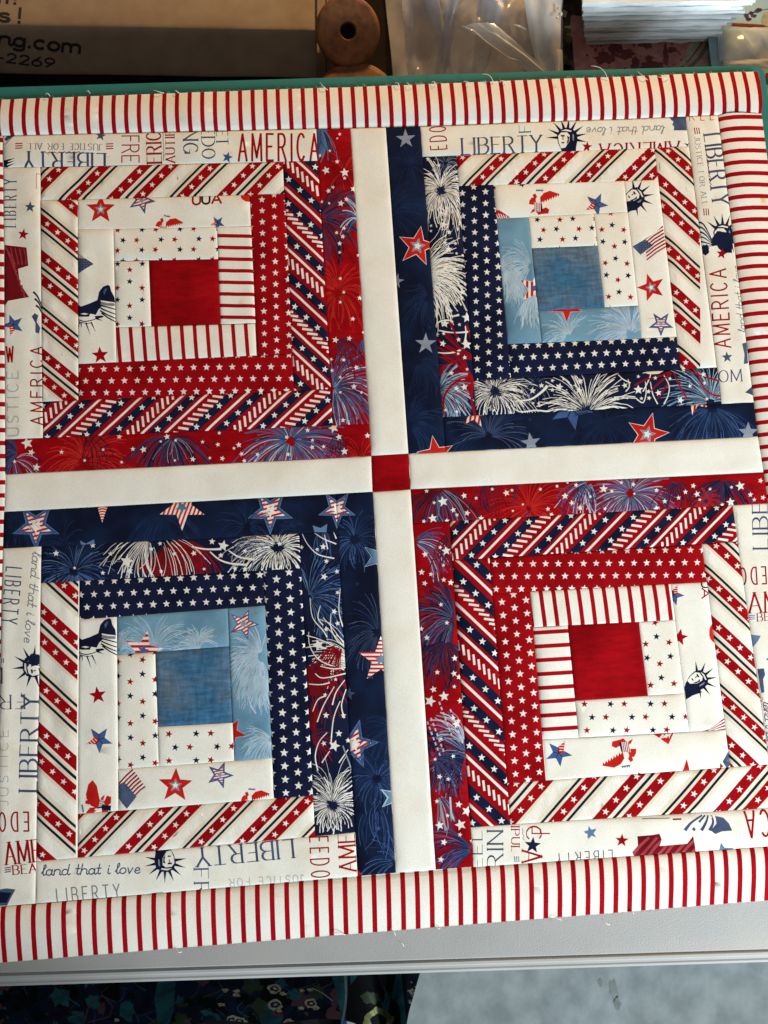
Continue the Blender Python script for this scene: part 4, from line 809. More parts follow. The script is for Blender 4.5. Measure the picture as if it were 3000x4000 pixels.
i = p.add([(520, 1690), (640, 1680), (710, 1668), (730, 1720), (712, 1775), (850, 1765), (950, 1755), (1000, 1688), (1030, 1830), (860, 1850), (500, 1872), (480, 1830), (525, 1770)], 'maroon'); p.mask = i
for k in range(9): p.stroke([(470 + 70 * k, 1890), (530 + 70 * k, 1790 + (20 if k % 2 else 0)), (620 + 70 * k, 1700)], 26, 24, 'rose')
p.mask = None
for k in range(4): p.stroke([(930 + 70 * k, 1640), (985 + 62 * k, 1570), (1080 + 25 * k, 1510)], 30, 12, 'ink')
p.add([(1150, 1640), (1200, 1580), (1190, 1515), (1260, 1530), (1310, 1580), (1338, 1642), (1250, 1648), (1190, 1672)], 'ink'); p.add([(1000, 1600), (1040, 1560), (1060, 1580), (1020, 1630)], 'cream'); p.stroke([(1130, 1620), (1140, 1560), (1160, 1520)], 10, 10, 'cream')
p.text('CAM', (1650, 1462), (1300, 1480), 226, 'red', .085, False, 0, .36) if False else p.text('CA', (1645, 1462), (1445, 1480), 226, 'red', .085, False, 0, .36)
p.add([(1240, 1745), (1275, 1790), (1360, 1795), (1330, 1815), (1230, 1822)], 'steel'); p.line((565, 1540), (800, 1535), 9, 'grey_ink'); p.line((825, 1545), (900, 1542), 14, 'red')

# ================================================================== sashing, corner stone and borders
cx = [TL.q(0, 9, 0, 9)[2], TR.q(0, 9, 0, 9)[3], BR.q(0, 9, 0, 9)[0], BL.q(0, 9, 0, 9)[1]]
patch([TL.q(0, 9, 0, 9)[1], TR.q(0, 9, 0, 9)[0], cx[1], cx[0]], 'ivory', 'plain cream sashing strip', 'sashing_strip')
patch([cx[3], cx[2], BR.q(0, 9, 0, 9)[3], BL.q(0, 9, 0, 9)[2]], 'ivory', 'plain cream sashing strip', 'sashing_strip')
patch([TL.q(0, 9, 0, 9)[3], cx[0], cx[3], BL.q(0, 9, 0, 9)[0]], 'ivory', 'plain cream sashing strip', 'sashing_strip')
patch([cx[1], TR.q(0, 9, 0, 9)[2], BR.q(0, 9, 0, 9)[1], cx[2]], 'ivory', 'plain cream sashing strip', 'sashing_strip')
patch(cx, 'crimson', 'small plain red square where the sashing crosses', 'corner_stone')
RELIEF = {}
for q in ALL:
    x0, y0, x1, y1 = q.bb
    base = puff_strip('v') if (y1 - y0) > 2.2 * (x1 - x0) else puff_strip('h') if (x1 - x0) > 2.2 * (y1 - y0) else puff
    up = random.choice((0, .12, .3, .42)); RELIEF[q] = (lambda x, y, d, b=base, u=up: b(x, y, d) + u)
L_BO = 'cream border strip with even red stripes'
tlc, trc = TL.q(0, 9, 0, 9), TR.q(0, 9, 0, 9); blc, brc = BL.q(0, 9, 0, 9), BR.q(0, 9, 0, 9)
p = patch([(-110, 398), (2958, 282), (2974, 446), trc[1], trc[0], tlc[1], tlc[0], (-100, 536)], 'ivory', L_BO, 'border_strip')
for k in range(-3, 64):
    x = .7 + 49.9 * k - .0233 * k * k; le = 19 * x / 2930; y = 455 - 95 * x / 2930
    p.line((x - le / 2 * 1.3, y - 110), (x + le / 2 * 1.3, y + 110), 16.5, 'stripe_red')
RELIEF[p] = hump([0, 1, 2, 3, 4], [6], 3.4)
p = patch([(-160, 3553), blc[3], blc[2], brc[3], (3190, 3291), (3190, 3500), (-170, 3772)], 'ivory', L_BO, 'border_strip')
for k in range(-4, 58):
    x = 18 + 59.2 * k - .06 * k * k; y = 3650 - 250 * x / 3000
    p.line((x - 3, y - 170), (x + 6, y + 170), 19, 'stripe_red')
RELIEF[p] = hump([2, 3, 4, 5], [0], 2.4)
RB = [trc[1], (2973, 447), (3330, 3287), (3194, 3290), trc[2]]
p = patch(RB, 'ivory', L_BO, 'border_strip')
for k in range(-2, 66):
    y = 465 + 43.7 * k + .07 * k * k; x = 2890 + .125 * (y - 450)
    p.line((x - 150, y + 10), (x + 150, y - 9), 16.5, 'stripe_red')
RELIEF[p] = hump([0, 4], [2], 2.4)
p = patch([(-125, 537), (tlc[0][0], tlc[0][1]), (tlc[3][0], tlc[3][1]), (blc[0][0], blc[0][1]), (-20, 3541), (-170, 3553)], 'ivory', L_BO, 'border_strip')
for k in range(-12, 56):
    y = 986 + 48.9 * k + .06 * k * k; p.line((-200, y + 6), (60, y - 2), 18, 'stripe_red')
RELIEF[p] = puff
for q in ALL: q.build(quilt, RELIEF[q])

# ------------------------------------------------------------------ loose threads along the raw edges
def tube(pts, r, sides=5):
    bm = bmesh.new(); rings = []
    for i, p in enumerate(pts):
        a, b = Vector(pts[max(0, i - 1)]), Vector(pts[min(len(pts) - 1, i + 1)]); t = (b - a).normalized()
        n1 = t.cross(Vector((0, 0, 1)));  n1 = n1.normalized() if n1.length > 1e-4 else Vector((1, 0, 0)); n2 = t.cross(n1)
        rr = r[i] if isinstance(r, (list, tuple)) else r
        rings.append([bm.verts.new(Vector(p) + (n1 * math.cos(6.2832 * k / sides) + n2 * math.sin(6.2832 * k / sides)) * rr) for k in range(sides)])
    for i in range(len(rings) - 1):
        for k in range(sides): bm.faces.new((rings[i][k], rings[i][(k + 1) % sides], rings[i + 1][(k + 1) % sides], rings[i + 1][k]))
    bm.faces.new(rings[0][::-1]); bm.faces.new(rings[-1]); return bm
def thread(a, b, z=.0015, bend=.15, r=.00024):
    A, B = at_z(*a, z), at_z(*b, z); d = B - A; n = Vector((-d.y, d.x, 0)) * bend * random.choice((-1, 1)); pts = []
    for i in range(7):
        t = i / 6; pts.append(A + d * t + n * math.sin(math.pi * t) + Vector((0, 0, .002 * math.sin(math.pi * t))))
    bm_obj('loose_thread', tube(pts, r), MATS['white'], quilt)
for a, b in (((1250, 322), (1280, 352)), ((1542, 325), (1560, 343)), ((1588, 323), (1606, 340)), ((1882, 290), (1928, 325)), ((1810, 320), (1830, 334)), ((1950, 322), (1975, 328)),
             ((2308, 257), (2375, 315)), ((2490, 280), (2530, 313)), ((2568, 300), (2612, 308)), ((600, 352), (640, 364)), ((682, 354), (700, 364)), ((338, 358), (352, 366)), ((178, 370), (196, 376)), ((1685, 322), (1700, 332)),
             ((1525, 3628), (1545, 3655)), ((1556, 3674), (1578, 3698)), ((2352, 3586), (2382, 3612)), ((690, 3708), (710, 3718)), ((2150, 3590), (2192, 3594)), ((1700, 3620), (1720, 3624)), ((2460, 3562), (2476, 3568)), ((1300, 3644), (1348, 3652))):
    thread(a, b)
bm = bmesh.new()
for k in range(420):                          # fuzz of cut thread ends
    if k % 2: x = random.uniform(0, 2950); y = 390 - 108 * x / 2930; up = -1
    else: x = random.uniform(0, 3000); y = 3762 - 248 * x / 3000; up = 1
    A = at_z(x, y, .0012); B = at_z(x + random.uniform(-14, 14), y + up * random.uniform(2, 13), .0008); n = Vector((.00014, 0, .0001))
    vs = [bm.verts.new(A - n), bm.verts.new(A + n), bm.verts.new(B + n * .4), bm.verts.new(B - n * .4)]; bm.faces.new(vs)
o = bm_obj('frayed_edge', bm, MATS['cream'], quilt); o['kind'] = 'stuff'

# ------------------------------------------------------------------ plain materials
def plain(name, c, rough=.5, c2=None, scale=30, bump=0, bscale=400, spec=.5, metal=0):
    m = bpy.data.materials.new(name); n, b = nt(m); N = n.nodes; L = n.links
    geo = N.new('ShaderNodeNewGeometry'); t = N.new('ShaderNodeTexNoise'); t.inputs['Scale'].default_value = scale; t.inputs['Detail'].default_value = 6
    L.new(geo.outputs['Position'], t.inputs['Vector']); r = N.new('ShaderNodeValToRGB'); r.color_ramp.elements[0].position = .35; r.color_ramp.elements[1].position = .68
    r.color_ramp.elements[0].color = (*c, 1); r.color_ramp.elements[1].color = (*(c2 or tuple(x * .85 for x in c)), 1)
    L.new(t.outputs['Fac'], r.inputs['Fac']); L.new(r.outputs['Color'], b.inputs['Base Color'])
    b.inputs['Roughness'].default_value = rough; b.inputs['Specular IOR Level'].default_value = spec; b.inputs['Metallic'].default_value = metal
    if bump:
        t2 = N.new('ShaderNodeTexNoise'); t2.inputs['Scale'].default_value = bscale; t2.inputs['Detail'].default_value = 4
        bp = N.new('ShaderNodeBump'); bp.inputs['Strength'].default_value = bump; bp.inputs['Distance'].default_value = .001
        L.new(geo.outputs['Position'], t2.inputs['Vector']); L.new(t2.outputs['Fac'], bp.inputs['Height']); L.new(bp.outputs['Normal'], b.inputs['Normal'])
    MATS[name] = m; return m
def film(name, c, solid=.5, rough=.18):
    m = bpy.data.materials.new(name); n, b = nt(m); N = n.nodes; L = n.links
    b.inputs['Base Color'].default_value = (*c, 1); b.inputs['Roughness'].default_value = rough; b.inputs['Specular IOR Level'].default_value = .6
    tr = N.new('ShaderNodeBsdfTransparent'); mx = N.new('ShaderNodeMixShader')
    geo = N.new('ShaderNodeNewGeometry'); t = N.new('ShaderNodeTexNoise'); t.inputs['Scale'].default_value = 32; t.inputs['Detail'].default_value = 3
    L.new(geo.outputs['Position'], t.inputs['Vector']); mr = N.new('ShaderNodeMapRange'); mr.inputs['From Min'].default_value = .3; mr.inputs['From Max'].default_value = .7
    mr.inputs['To Min'].default_value = max(0, solid - .16); mr.inputs['To Max'].default_value = min(1, solid + .16)
    L.new(t.outputs['Fac'], mr.inputs['Value']); L.new(mr.outputs['Result'], mx.inputs['Fac'])
    L.new(tr.outputs[0], mx.inputs[1]); L.new(b.outputs[0], mx.inputs[2]); L.new(mx.outputs[0], N['Material Output'].inputs['Surface'])
    MATS[name] = m; return m
plain('table_grey', (.36, .345, .325), .5, (.33, .32, .31), 25, .25, 1500, .4)
plain('mat_green', (.026, .175, .160), .7, (.030, .155, .142), 20, .1, 900, .12)
plain('dark_wood', (.006, .0042, .004), .8, (.010, .007, .006), 30, 0, 400, .08)
plain('card', (.34, .26, .19), .9, (.29, .215, .155), 60, .2, 900, .2)
plain('card_edge', (.30, .24, .17), .8, (.26, .205, .145), 60)
plain('print_black', (.015, .012, .012), .8)
plain('pale_wood', (.27, .090, .020), .65, (.13, .040, .009), 130, .1, 300)
plain('hole', (.02, .012, .01), .9)
plain('concrete', (.325, .365, .375), .9, (.215, .25, .26), 30, 1.0, 140, .2)
plain('skin', (.45, .26, .18), .5)
film('polythene', (.46, .46, .52), .5); film('polythene_thick', (.70, .66, .61), .76, .2); film('sleeve', (.78, .88, .94), .86, .22); film('sleeve_clear', (.66, .74, .78), .5, .14)
cloth('tap_rose', (.56, .27, .25), (.44, .19, .18), 120, .4, .6); cloth('tap_wine', (.20, .06, .065), None, 90); cloth('tap_sage', (.44, .44, .35), (.27, .29, .24), 120)
cloth('camo', (.035, .026, .018), (.16, .12, .06), 55, .45, .7); cloth('book_blue', (.38, .56, .64), (.30, .47, .56), 30); cloth('book_grey', (.20, .25, .27), (.13, .17, .19), 40)
cloth('skirt_navy', (.011, .016, .042), (.018, .036, .10), 22, .4, .7); cloth('skirt_teal', (.04, .24, .30), (.02, .10, .15), 40); cloth('skirt_black', (.006, .007, .010), None, 30)
cloth('skirt_cream', (.80, .74, .58), (.48, .43, .32), 200); cloth('skirt_olive', (.38, .40, .17), (.18, .20, .08), 90); cloth('skirt_moss', (.07, .10, .065), None, 60); cloth('skirt_plum', (.20, .09, .12), None, 60)

def project(v):
    c = RC @ (Vector(v) - CAM); return (1500 + FPX * c.x / -c.z, 2000 - FPX * c.y / -c.z)
def slab(name, p, z0, z1, mat, parent=None, bev=.002):
    """prism over the horizontal outline p"""
    bm = bmesh.new(); lo = [bm.verts.new((q[0], q[1], z0)) for q in p]; hi = [bm.verts.new((q[0], q[1], z1)) for q in p]; n = len(p)
    bm.faces.new(hi); bm.faces.new(lo[::-1])
    for i in range(n): bm.faces.new((lo[i], lo[(i + 1) % n], hi[(i + 1) % n], hi[i]))
    bmesh.ops.recalc_face_normals(bm, faces=bm.faces)
    if bev: bmesh.ops.bevel(bm, geom=[e for e in bm.edges], offset=bev, segments=2, profile=.6, affect='EDGES', clamp_overlap=True)
    return bm_obj(name, bm, mat, parent, False)

# ------------------------------------------------------------------ floor
ZF = -.74
o = mesh_obj('floor', [(-6, -6, ZF), (6, -6, ZF), (6, 6, ZF), (-6, 6, ZF)], [(0, 1, 2, 3)], MATS['concrete']); o['kind'] = 'structure'
def stain(px, py, rx, ry, mat):
    c = at_z(px, py, ZF + .0006); pts = [(c.x + rx * random.uniform(.6, 1.2) * math.cos(6.2832 * i / 14), c.y + ry * random.uniform(.6, 1.2) * math.sin(6.2832 * i / 14), ZF + .0006) for i in range(14)]
    o = mesh_obj('floor_stain', pts, [list(range(14))], MATS[mat]); o['kind'] = 'structure'
plain('stain_brown', (.17, .195, .19), .85, (.25, .285, .29), 60); plain('stain_pale', (.46, .54, .57), .8)
stain(2398, 3866, .007, .017, 'stain_brown'); stain(2412, 3922, .006, .010, 'stain_brown'); stain(2345, 3838, .004, .006, 'stain_brown')

# ------------------------------------------------------------------ work table
ZT = -.0052
A, B = at_z(0, 3852, ZT), at_z(3000, 3757, ZT); ed = (B - A).normalized(); out = Vector((ed.y, -ed.x, 0))
M0 = (A + B) / 2; far = at_z(1400, 312, ZT); depth = (M0 - far).dot(out) - .012
table = empty('work_table', M0 - out * depth / 2 + Vector((0, 0, ZF - 0)))
tag(table, 'long grey plastic work table under the quilt with a rounded, highlighted front edge', 'table')
prof = [(-depth, -.038), (-depth, -.002), (-depth + .002, 0), (-.0085, 0), (-.0075, -.0008), (-.0075, -.038)]
lip_prof = [(-.0072, -.036), (-.0072, -.0012), (-.006, .0003), (-.0045, .0004), (-.0035, -.0006), (-.0022, -.0006), (-.0012, -.0001), (.0006, -.0018), (.0012, -.006), (.0010, -.03), (-.002, -.036)]
vs, fs = [], []
for s_ in (-.95, .95):
    for a, z in prof: q = M0 + ed * s_ + out * a; vs.append((q.x, q.y, ZT + z))
n = len(prof)
for i in range(n): fs.append((i, (i + 1) % n, n + (i + 1) % n, n + i))
fs += [list(range(n))[::-1], list(range(n, 2 * n))]
mesh_obj('table_top', vs, fs, MATS['table_grey'], table, smooth=False)
plain('lip_highlight_grey', (.40, .40, .395), .5, (.37, .37, .365), 25, 0, 400, .3)  # lighter grey puts the lip's specular highlight into its colour
vs, fs = [], []
for s_ in (-.95, .95):
    for a, z in lip_prof: q = M0 + ed * s_ + out * a; vs.append((q.x, q.y, ZT + z))
n = len(lip_prof)
for i in range(n): fs.append((i, (i + 1) % n, n + (i + 1) % n, n + i))
fs += [list(range(n))[::-1], list(range(n, 2 * n))]
mesh_obj('highlight_lip', vs, fs, MATS['lip_highlight_grey'], table, smooth=False)
for sx in (-.8, .8):
    for b in (-.06, -depth + .06):
        q = M0 + ed * sx + out * b; bm_obj('leg', tube([(q.x, q.y, ZF), (q.x, q.y, ZT - .037)], .015, 10), MATS['table_grey'], table)

# ------------------------------------------------------------------ cutting mat
ma, mb = at_z(0, 340, -.0018), at_z(2935, 254, -.0018); me_ = (mb - ma).normalized(); mi = Vector((me_.y, -me_.x, 0))
rt = at_z(2978, 268, -.0018); c0 = ma + me_ * ((rt - ma).dot(me_) + .0015); R_ = .0095
outl = []
corners = [(c0, 0), (c0 + mi * .47, 1), (c0 + mi * .47 - me_ * .86, 2), (c0 - me_ * .86, 3)]
for c, k in corners:
    ci = c + {0: mi * R_ - me_ * R_, 1: -mi * R_ - me_ * R_, 2: -mi * R_ + me_ * R_, 3: mi * R_ + me_ * R_}[k]
    for j in range(7):
        a = math.radians(90 - 90 * k - 15 * j); outl.append(ci + me_ * (R_ * math.cos(a)) - mi * (R_ * math.sin(a)))
cm = slab('cutting_mat', outl, -.0050, -.0018, MATS['mat_green'], None, .0006)
tag(cm, 'green self healing cutting mat with rounded corner lying beneath the quilt', 'cutting mat')

# ------------------------------------------------------------------ lower side table behind, with sewing things on it
ZS = -.135
st = empty('side_table', (0, .55, ZF)); tag(st, 'dark low side table behind the cutting mat, mostly hidden by sewing things', 'side table')
yb = far.y + .005
slab('table_top', [(-.8, yb), (.8, yb), (.8, yb + .6), (-.8, yb + .6)], ZS - .025, ZS, MATS['dark_wood'], st, .003)
for sx in (-.74, .74):
    for sy in (yb + .05, yb + .55): bm_obj('leg', tube([(sx, sy, ZF), (sx, sy, ZS - .024)], .02, 8), MATS['dark_wood'], st)

# cardboard box with printed lettering
def solve_y(x, base_z, top_z, want):
    lo, hi = 100.0, 900.0
    for _ in range(40):
        m = (lo + hi) / 2; b = at_z(x, m, base_z); y = project((b.x, b.y + (top_z - base_z) * .5, top_z))[1]
        if y > want: hi = m
        else: lo = m
    return (lo + hi) / 2
LEAN = .5
bl = at_z(-160, 288, ZS + .001); lo, hi = 0.0, .2
for _ in range(40):
    m = (lo + hi) / 2
    if project((bl.x, bl.y + m * LEAN, ZS + m))[1] > 96: lo = m
    else: hi = m
HB = (lo + hi) / 2; yr = solve_y(1240, ZS, ZS + HB, 118); br = at_z(1240, yr, ZS + .001)
bu = Vector((br.x - bl.x, br.y - bl.y, 0)); BLN = bu.length; bu.normalize(); bn = Vector((-bu.y, bu.x, 0))
box = empty('cardboard_box', (bl.x, bl.y, ZS)); tag(box, 'tan cardboard box with black printed lettering behind the top left of the mat', 'box')
def face_hit(px):
    d = ray(*px); fn = bn - Vector((0, 0, LEAN)); t = (bl - CAM).dot(fn) / d.dot(fn); v = CAM + d * t; return ((v - bl).dot(bu) * 1000, (v.z - ZS) * 1000)
def face_3d(x, y, z): v = bl + bu * (x * .001) - bn * ((z - y * LEAN) * .001); return (v.x, v.y, ZS + y * .001)
tz = ZS + HB
def top_hit(px): v = at_z(px[0], px[1], tz); return ((v - bl).dot(bu) * 1000, (v - bl).dot(bn) * 1000)
def top_3d(x, y, z): v = bl + bu * (x * .001) + bn * (y * .001); return (v.x, v.y, tz + z * .001)
def soft(x, y, d): return .8 * noise.noise((x * .02, y * .02, 4)) + 1.2 * (1 - math.exp(-max(0, min(d)) / 2.0))
def corner(p2, o3): return project(o3(*p2, 0))
fp = Patch('front_panel', [corner((0, HB * 1000), face_3d), corner((BLN * 1000, HB * 1000), face_3d), corner((BLN * 1000, 1), face_3d), corner((0, 1), face_3d)], 'card')
fp.fr('X').text('ng.com', (-10, 352), (642, 425), 122, 'print_black', .2, False, 0, .14); fp.text('-2269', (-20, 492), (436, 540), 72, 'print_black', .22, False, 0, .2)
fp.build(box, soft, (face_hit, face_3d), 8)
tp = Patch('top_panel', [corner((0, 190), top_3d), corner((BLN * 1000, 190), top_3d), corner((BLN * 1000, HB * LEAN * 1000), top_3d), corner((0, HB * LEAN * 1000), top_3d)], 'card')
tp.fr('X').text('s!', (-5, 176), (168, 192), 118, 'print_black', .2, False, 0, .3); tp.text('m', (-60, 26), (60, 34), 120, 'print_black', .2, False, 0, .3); tp.text('!', (100, 38), (145, 42), 120, 'print_black', .2)
tp.build(box, soft, (top_hit, top_3d), 8)
def bx(name, u0, u1, n0, n1, z0, z1, mat):
    q = [bl + bu * u + bn * v for u, v in ((u0, n0), (u1, n0), (u1, n1), (u0, n1))]; return slab(name, q, z0, z1, MATS[mat], box, .001)
bx('box_body', .001, BLN - .001, .002 + HB * LEAN, .189, ZS, tz - .002, 'card')
bx('end_flap', BLN + .0005, BLN + .0085, -.004, .19, ZS, tz + .003, 'card'); bx('end_flap', BLN + .009, BLN + .0165, -.005, .19, ZS, tz + .0045, 'card_edge')

# wooden spools
def spool(c, axis, r, th, label):
    root = empty('wooden_spool', c); tag(root, label, 'spool', 'wooden spools beside the box')
    R = Vector(axis).to_track_quat('Z', 'Y').to_matrix()
    def lathe(name, pr, mat):
        bm = bmesh.new(); n = 72; rings = []
        for q, z in pr: rings.append([bm.verts.new(Vector(c) + R @ Vector((q * math.cos(6.2832 * k / n), q * math.sin(6.2832 * k / n), z))) for k in range(n)])
        for i in range(len(rings)):
            j = (i + 1) % len(rings)
            for k in range(n): bm.faces.new((rings[i][k], rings[i][(k + 1) % n], rings[j][(k + 1) % n], rings[j][k]))
        bmesh.ops.recalc_face_normals(bm, faces=bm.faces); return bm_obj(name, bm, MATS[mat], root, False)
    h = r * .245
    def fl(z): return [(h, z), (h, z + th * .42), (h * 1.12, z + th * .5), (r * .86, z + th * .5), (r * .93, z + th * .44), (r * .98, z + th * .3), (r, z + th * .1), (r, z - th * .2), (r * .97, z - th * .4), (r * .9, z - th * .5), (h, z - th * .5)]
    lathe('flange', fl(0), 'pale_wood'); lathe('flange', fl(-r * 1.5), 'pale_wood'); lathe('barrel', [(h, -th * .4), (r * .62, -th * .4), (r * .62, -r * 1.45), (h, -r * 1.45)], 'pale_wood')
    bm = bmesh.new(); bmesh.ops.create_circle(bm, cap_ends=True, radius=h * 1.05, segments=24, matrix=Matrix.Translation(Vector(c) + R @ Vector((0, 0, -th * 1.2))) @ R.to_4x4()); bm_obj('bore_shade_disc', bm, MATS['hole'], root)  # near-black disc across the hole stands in for the shade inside
c1 = at_z(1358, 122, -.075); v1 = (CAM - c1).normalized(); d1 = (CAM - c1).length
spool(c1, v1 + Vector((.12, .10, .1)), 112 / FPX * d1, .009, 'wooden spool with round flange and dark hole beside the box')
c2 = at_z(1395, 405, -.095); d2 = (CAM - c2).length
spool(c2, Vector((.05, -.1, 1)), 152 / FPX * d2, .009, 'shaded wooden spool lying lower, half hidden by the mat edge')

# plastic bag
def sheet(name, cs, nx, ny, amp, mat, parent, bulge=0, fs=(14, 9), seed=0):
    P = [at_z(x, y, z) for x, y, z in cs]; vs = []; fs_ = []
    for j in range(ny + 1):
        for i in range(nx + 1):
            u, v = i / nx, j / ny; q = P[0] * (1 - u) * (1 - v) + P[1] * u * (1 - v) + P[2] * u * v + P[3] * (1 - u) * v
            q = q + Vector((0, 0, bulge * math.sin(math.pi * u) * math.sin(math.pi * (.15 + .7 * v)) + amp * (noise.noise((u * fs[0] * .5, v * fs[1] * .25, seed)) + .6 * abs(noise.noise((u * fs[0] + v * 3, v * 2 - u * 4, seed + 5))))))
            vs.append(q)
    for j in range(ny):
        for i in range(nx): a = j * (nx + 1) + i; fs_.append((a, a + 1, a + nx + 2, a + nx + 1))
    return mesh_obj(name, vs, fs_, MATS[mat], parent)
bag = empty('plastic_bag', at_z(1850, 150, ZS)); tag(bag, 'crumpled clear plastic bag with a folded flap behind the mat', 'plastic bag')
sheet('bag_back', [(1500, -60, ZS + .004), (2190, -60, ZS + .006), (2200, 320, ZS + .004), (1540, 350, ZS + .004)], 30, 20, .004, 'polythene', bag, .01, seed=2)
sheet('bag_front', [(1560, -60, -.085), (2200, -60, -.055), (2190, 300, -.085), (1600, 345, -.115)], 60, 36, .013, 'polythene', bag, .018, seed=7)
sheet('bag_fold', [(1870, -60, -.045), (1990, -60, -.04), (1890, 320, -.085), (1840, 325, -.085)], 8, 20, .004, 'polythene', bag, .006, seed=9)
sheet('bag_fold', [(1640, -60, -.06), (1700, -60, -.058), (1790, 330, -.105), (1745, 335, -.105)], 6, 18, .004, 'polythene', bag, .005, seed=15)
sheet('bag_fold', [(1760, -60, -.05), (1800, -60, -.05), (1740, 330, -.1), (1690, 335, -.1)], 6, 18, .004, 'polythene', bag, .005, seed=17)
sheet('side_fold', [(2030, -60, -.035), (2195, -60, -.035), (2186, 292, -.06), (2100, 292, -.06)], 12, 24, .004, 'polythene_thick', bag, .006, (6, 8), 3)
sheet('flap', [(1800, 101, -.05), (1930, 92, -.045), (2150, 292, -.055), (2078, 290, -.06)], 14, 22, .003, 'polythene_thick', bag, .004, (6, 6), 12)
sheet('corner_tab', [(2172, 190, -.045), (2196, 198, -.045), (2200, 275, -.05), (2172, 288, -.05)], 5, 8, .001, 'polythene_thick', bag, .002, (3, 3), 4)
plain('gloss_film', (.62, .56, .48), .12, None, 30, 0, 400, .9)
for path in ([(1803, 103), (1850, 122), (1900, 165), (1985, 226), (2030, 240), (2076, 284)], [(2006, 96), (2030, 103), (2056, 116)]):  # pale tubes stand in for the bright highlights along the flap edge
    bm_obj('crease_highlight', tube([at_z(x, y, -.043 - .012 * i / 5) for i, (x, y) in enumerate(path)], [.0004, .0010, .0007, .0005, .0010, .0004][:len(path)], 6), MATS['gloss_film'], bag)
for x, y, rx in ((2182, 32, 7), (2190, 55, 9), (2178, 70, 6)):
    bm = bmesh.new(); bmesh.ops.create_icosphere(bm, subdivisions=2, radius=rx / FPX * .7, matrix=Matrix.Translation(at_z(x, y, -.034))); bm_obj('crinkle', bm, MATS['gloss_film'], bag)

# dark mottled cloth and rose tapestry
def flat(z): return (lambda px: tuple(c * 1000 for c in at_z(px[0], px[1], z)[:2]), lambda x, y, h: (x * .001, y * .001, z + h * .001))
def ruck(x, y, d): return 5 * noise.noise((x * .03, y * .03, 2)) + 2 * noise.noise((x * .08, y * .05, 7)) + 6 * (1 - math.exp(-max(0, min(d)) / 6))
cl = Patch('folded_cloth', [(2150, -80), (2330, -80), (2420, 330), (2130, 340)], 'camo')
for k in range(26): cl.blob(random.uniform(2170, 2330), random.uniform(-20, 300), random.uniform(8, 26), random.uniform(5, 16), random.choice(['skirt_black', 'camo', 'skirt_olive', 'tap_sage']), 12, .4)
o = cl.build(None, ruck, flat(-.118), 5); tag(o, 'dark brown mottled cloth bundled between plastic bag and plastic sleeves', 'cloth')
tp = Patch('tapestry', [(2225, 60), (2860, 60), (2880, 360), (2255, 380)], 'tap_rose')
for x, y, rx, ry in ((2400, 185, 26, 40), (2360, 235, 40, 22), (2520, 180, 26, 16), (2440, 215, 36, 20), (2545, 265, 60, 16), (2595, 230, 10, 44), (2530, 238, 16, 14), (2620, 205, 22, 12), (2480, 255, 20, 26), (2330, 160, 30, 12), (2680, 262, 20, 8)): tp.blob(x, y, rx, ry, 'tap_wine', 16, .35)
tp.add([(2700, 150), (2870, 150), (2870, 300), (2640, 300)], 'tap_sage')
for k in range(16): tp.stroke([(2640 + 14 * k, 285 - 3 * k), (2690 + 11 * k, 240 - 2 * k), (2740 + 8 * k, 170)], 4, 5, random.choice(['tap_rose', 'camo', 'tap_rose']))
tp.add([(2790, 200), (2812, 195), (2818, 270), (2772, 272)], 'camo'); tp.add([(2785, 165), (2812, 160), (2815, 200)], 'tan_line')
for k in range(70): tp.blob(random.uniform(2260, 2700), random.uniform(150, 300), random.uniform(3, 9), random.uniform(2, 6), random.choice(['tap_wine', 'rose', 'tap_rose']), 8, .4)
o = tp.build(None, lambda x, y, d: ruck(x, y, d) * .5, flat(-.112), 5); tag(o, 'dusty rose floral tapestry cloth with sage stripes under the plastic sleeves', 'tapestry')

# stack of plastic sleeves
pile = empty('sleeve_stack', at_z(2550, 150, -.1)); tag(pile, 'stack of clear and white plastic sleeves on the rose tapestry', 'plastic sleeves')
NL = 24
for i in range(NL):
    z0 = -.104 + .0028 * i; t = i / (NL - 1)
    y0 = 168 - 150 * t + random.uniform(-5, 5) ; xl = 2290 - 18 * t + random.uniform(-5, 4); xr = 2790 + 150 * t ** .8 + random.uniform(-40, 14)
    a = at_z(xl, y0 + 2, z0); b = at_z(xr, y0 - 8, z0); bk = Vector((.012, .17, 0))
    bm = bmesh.new(); nx = 14; rows = []
    for zz, off in ((0, 0), (.0017, .0012), (.0017, 1), (0, 1)):
        row = []
        for k in range(nx + 1):
            q = a + (b - a) * (k / nx) + (bk * off if off == 1 else Vector((0, off, 0))); q = q + Vector((0, .0016 * noise.noise((k * .6, i * 3.1, 1)), zz + .0009 * noise.noise((k * .5, i * 2.3, 4)))); row.append(bm.verts.new(q))
        rows.append(row)
    for r in range(4):
        for k in range(nx): bm.faces.new((rows[r][k], rows[r][k + 1], rows[(r + 1) % 4][k + 1], rows[(r + 1) % 4][k]))
    bm.faces.new([r[0] for r in rows]); bm.faces.new([r[-1] for r in rows][::-1]); bmesh.ops.recalc_face_normals(bm, faces=bm.faces)
    bm_obj('sleeve', bm, MATS['sleeve' if i % 3 else 'sleeve_clear'], pile, False)

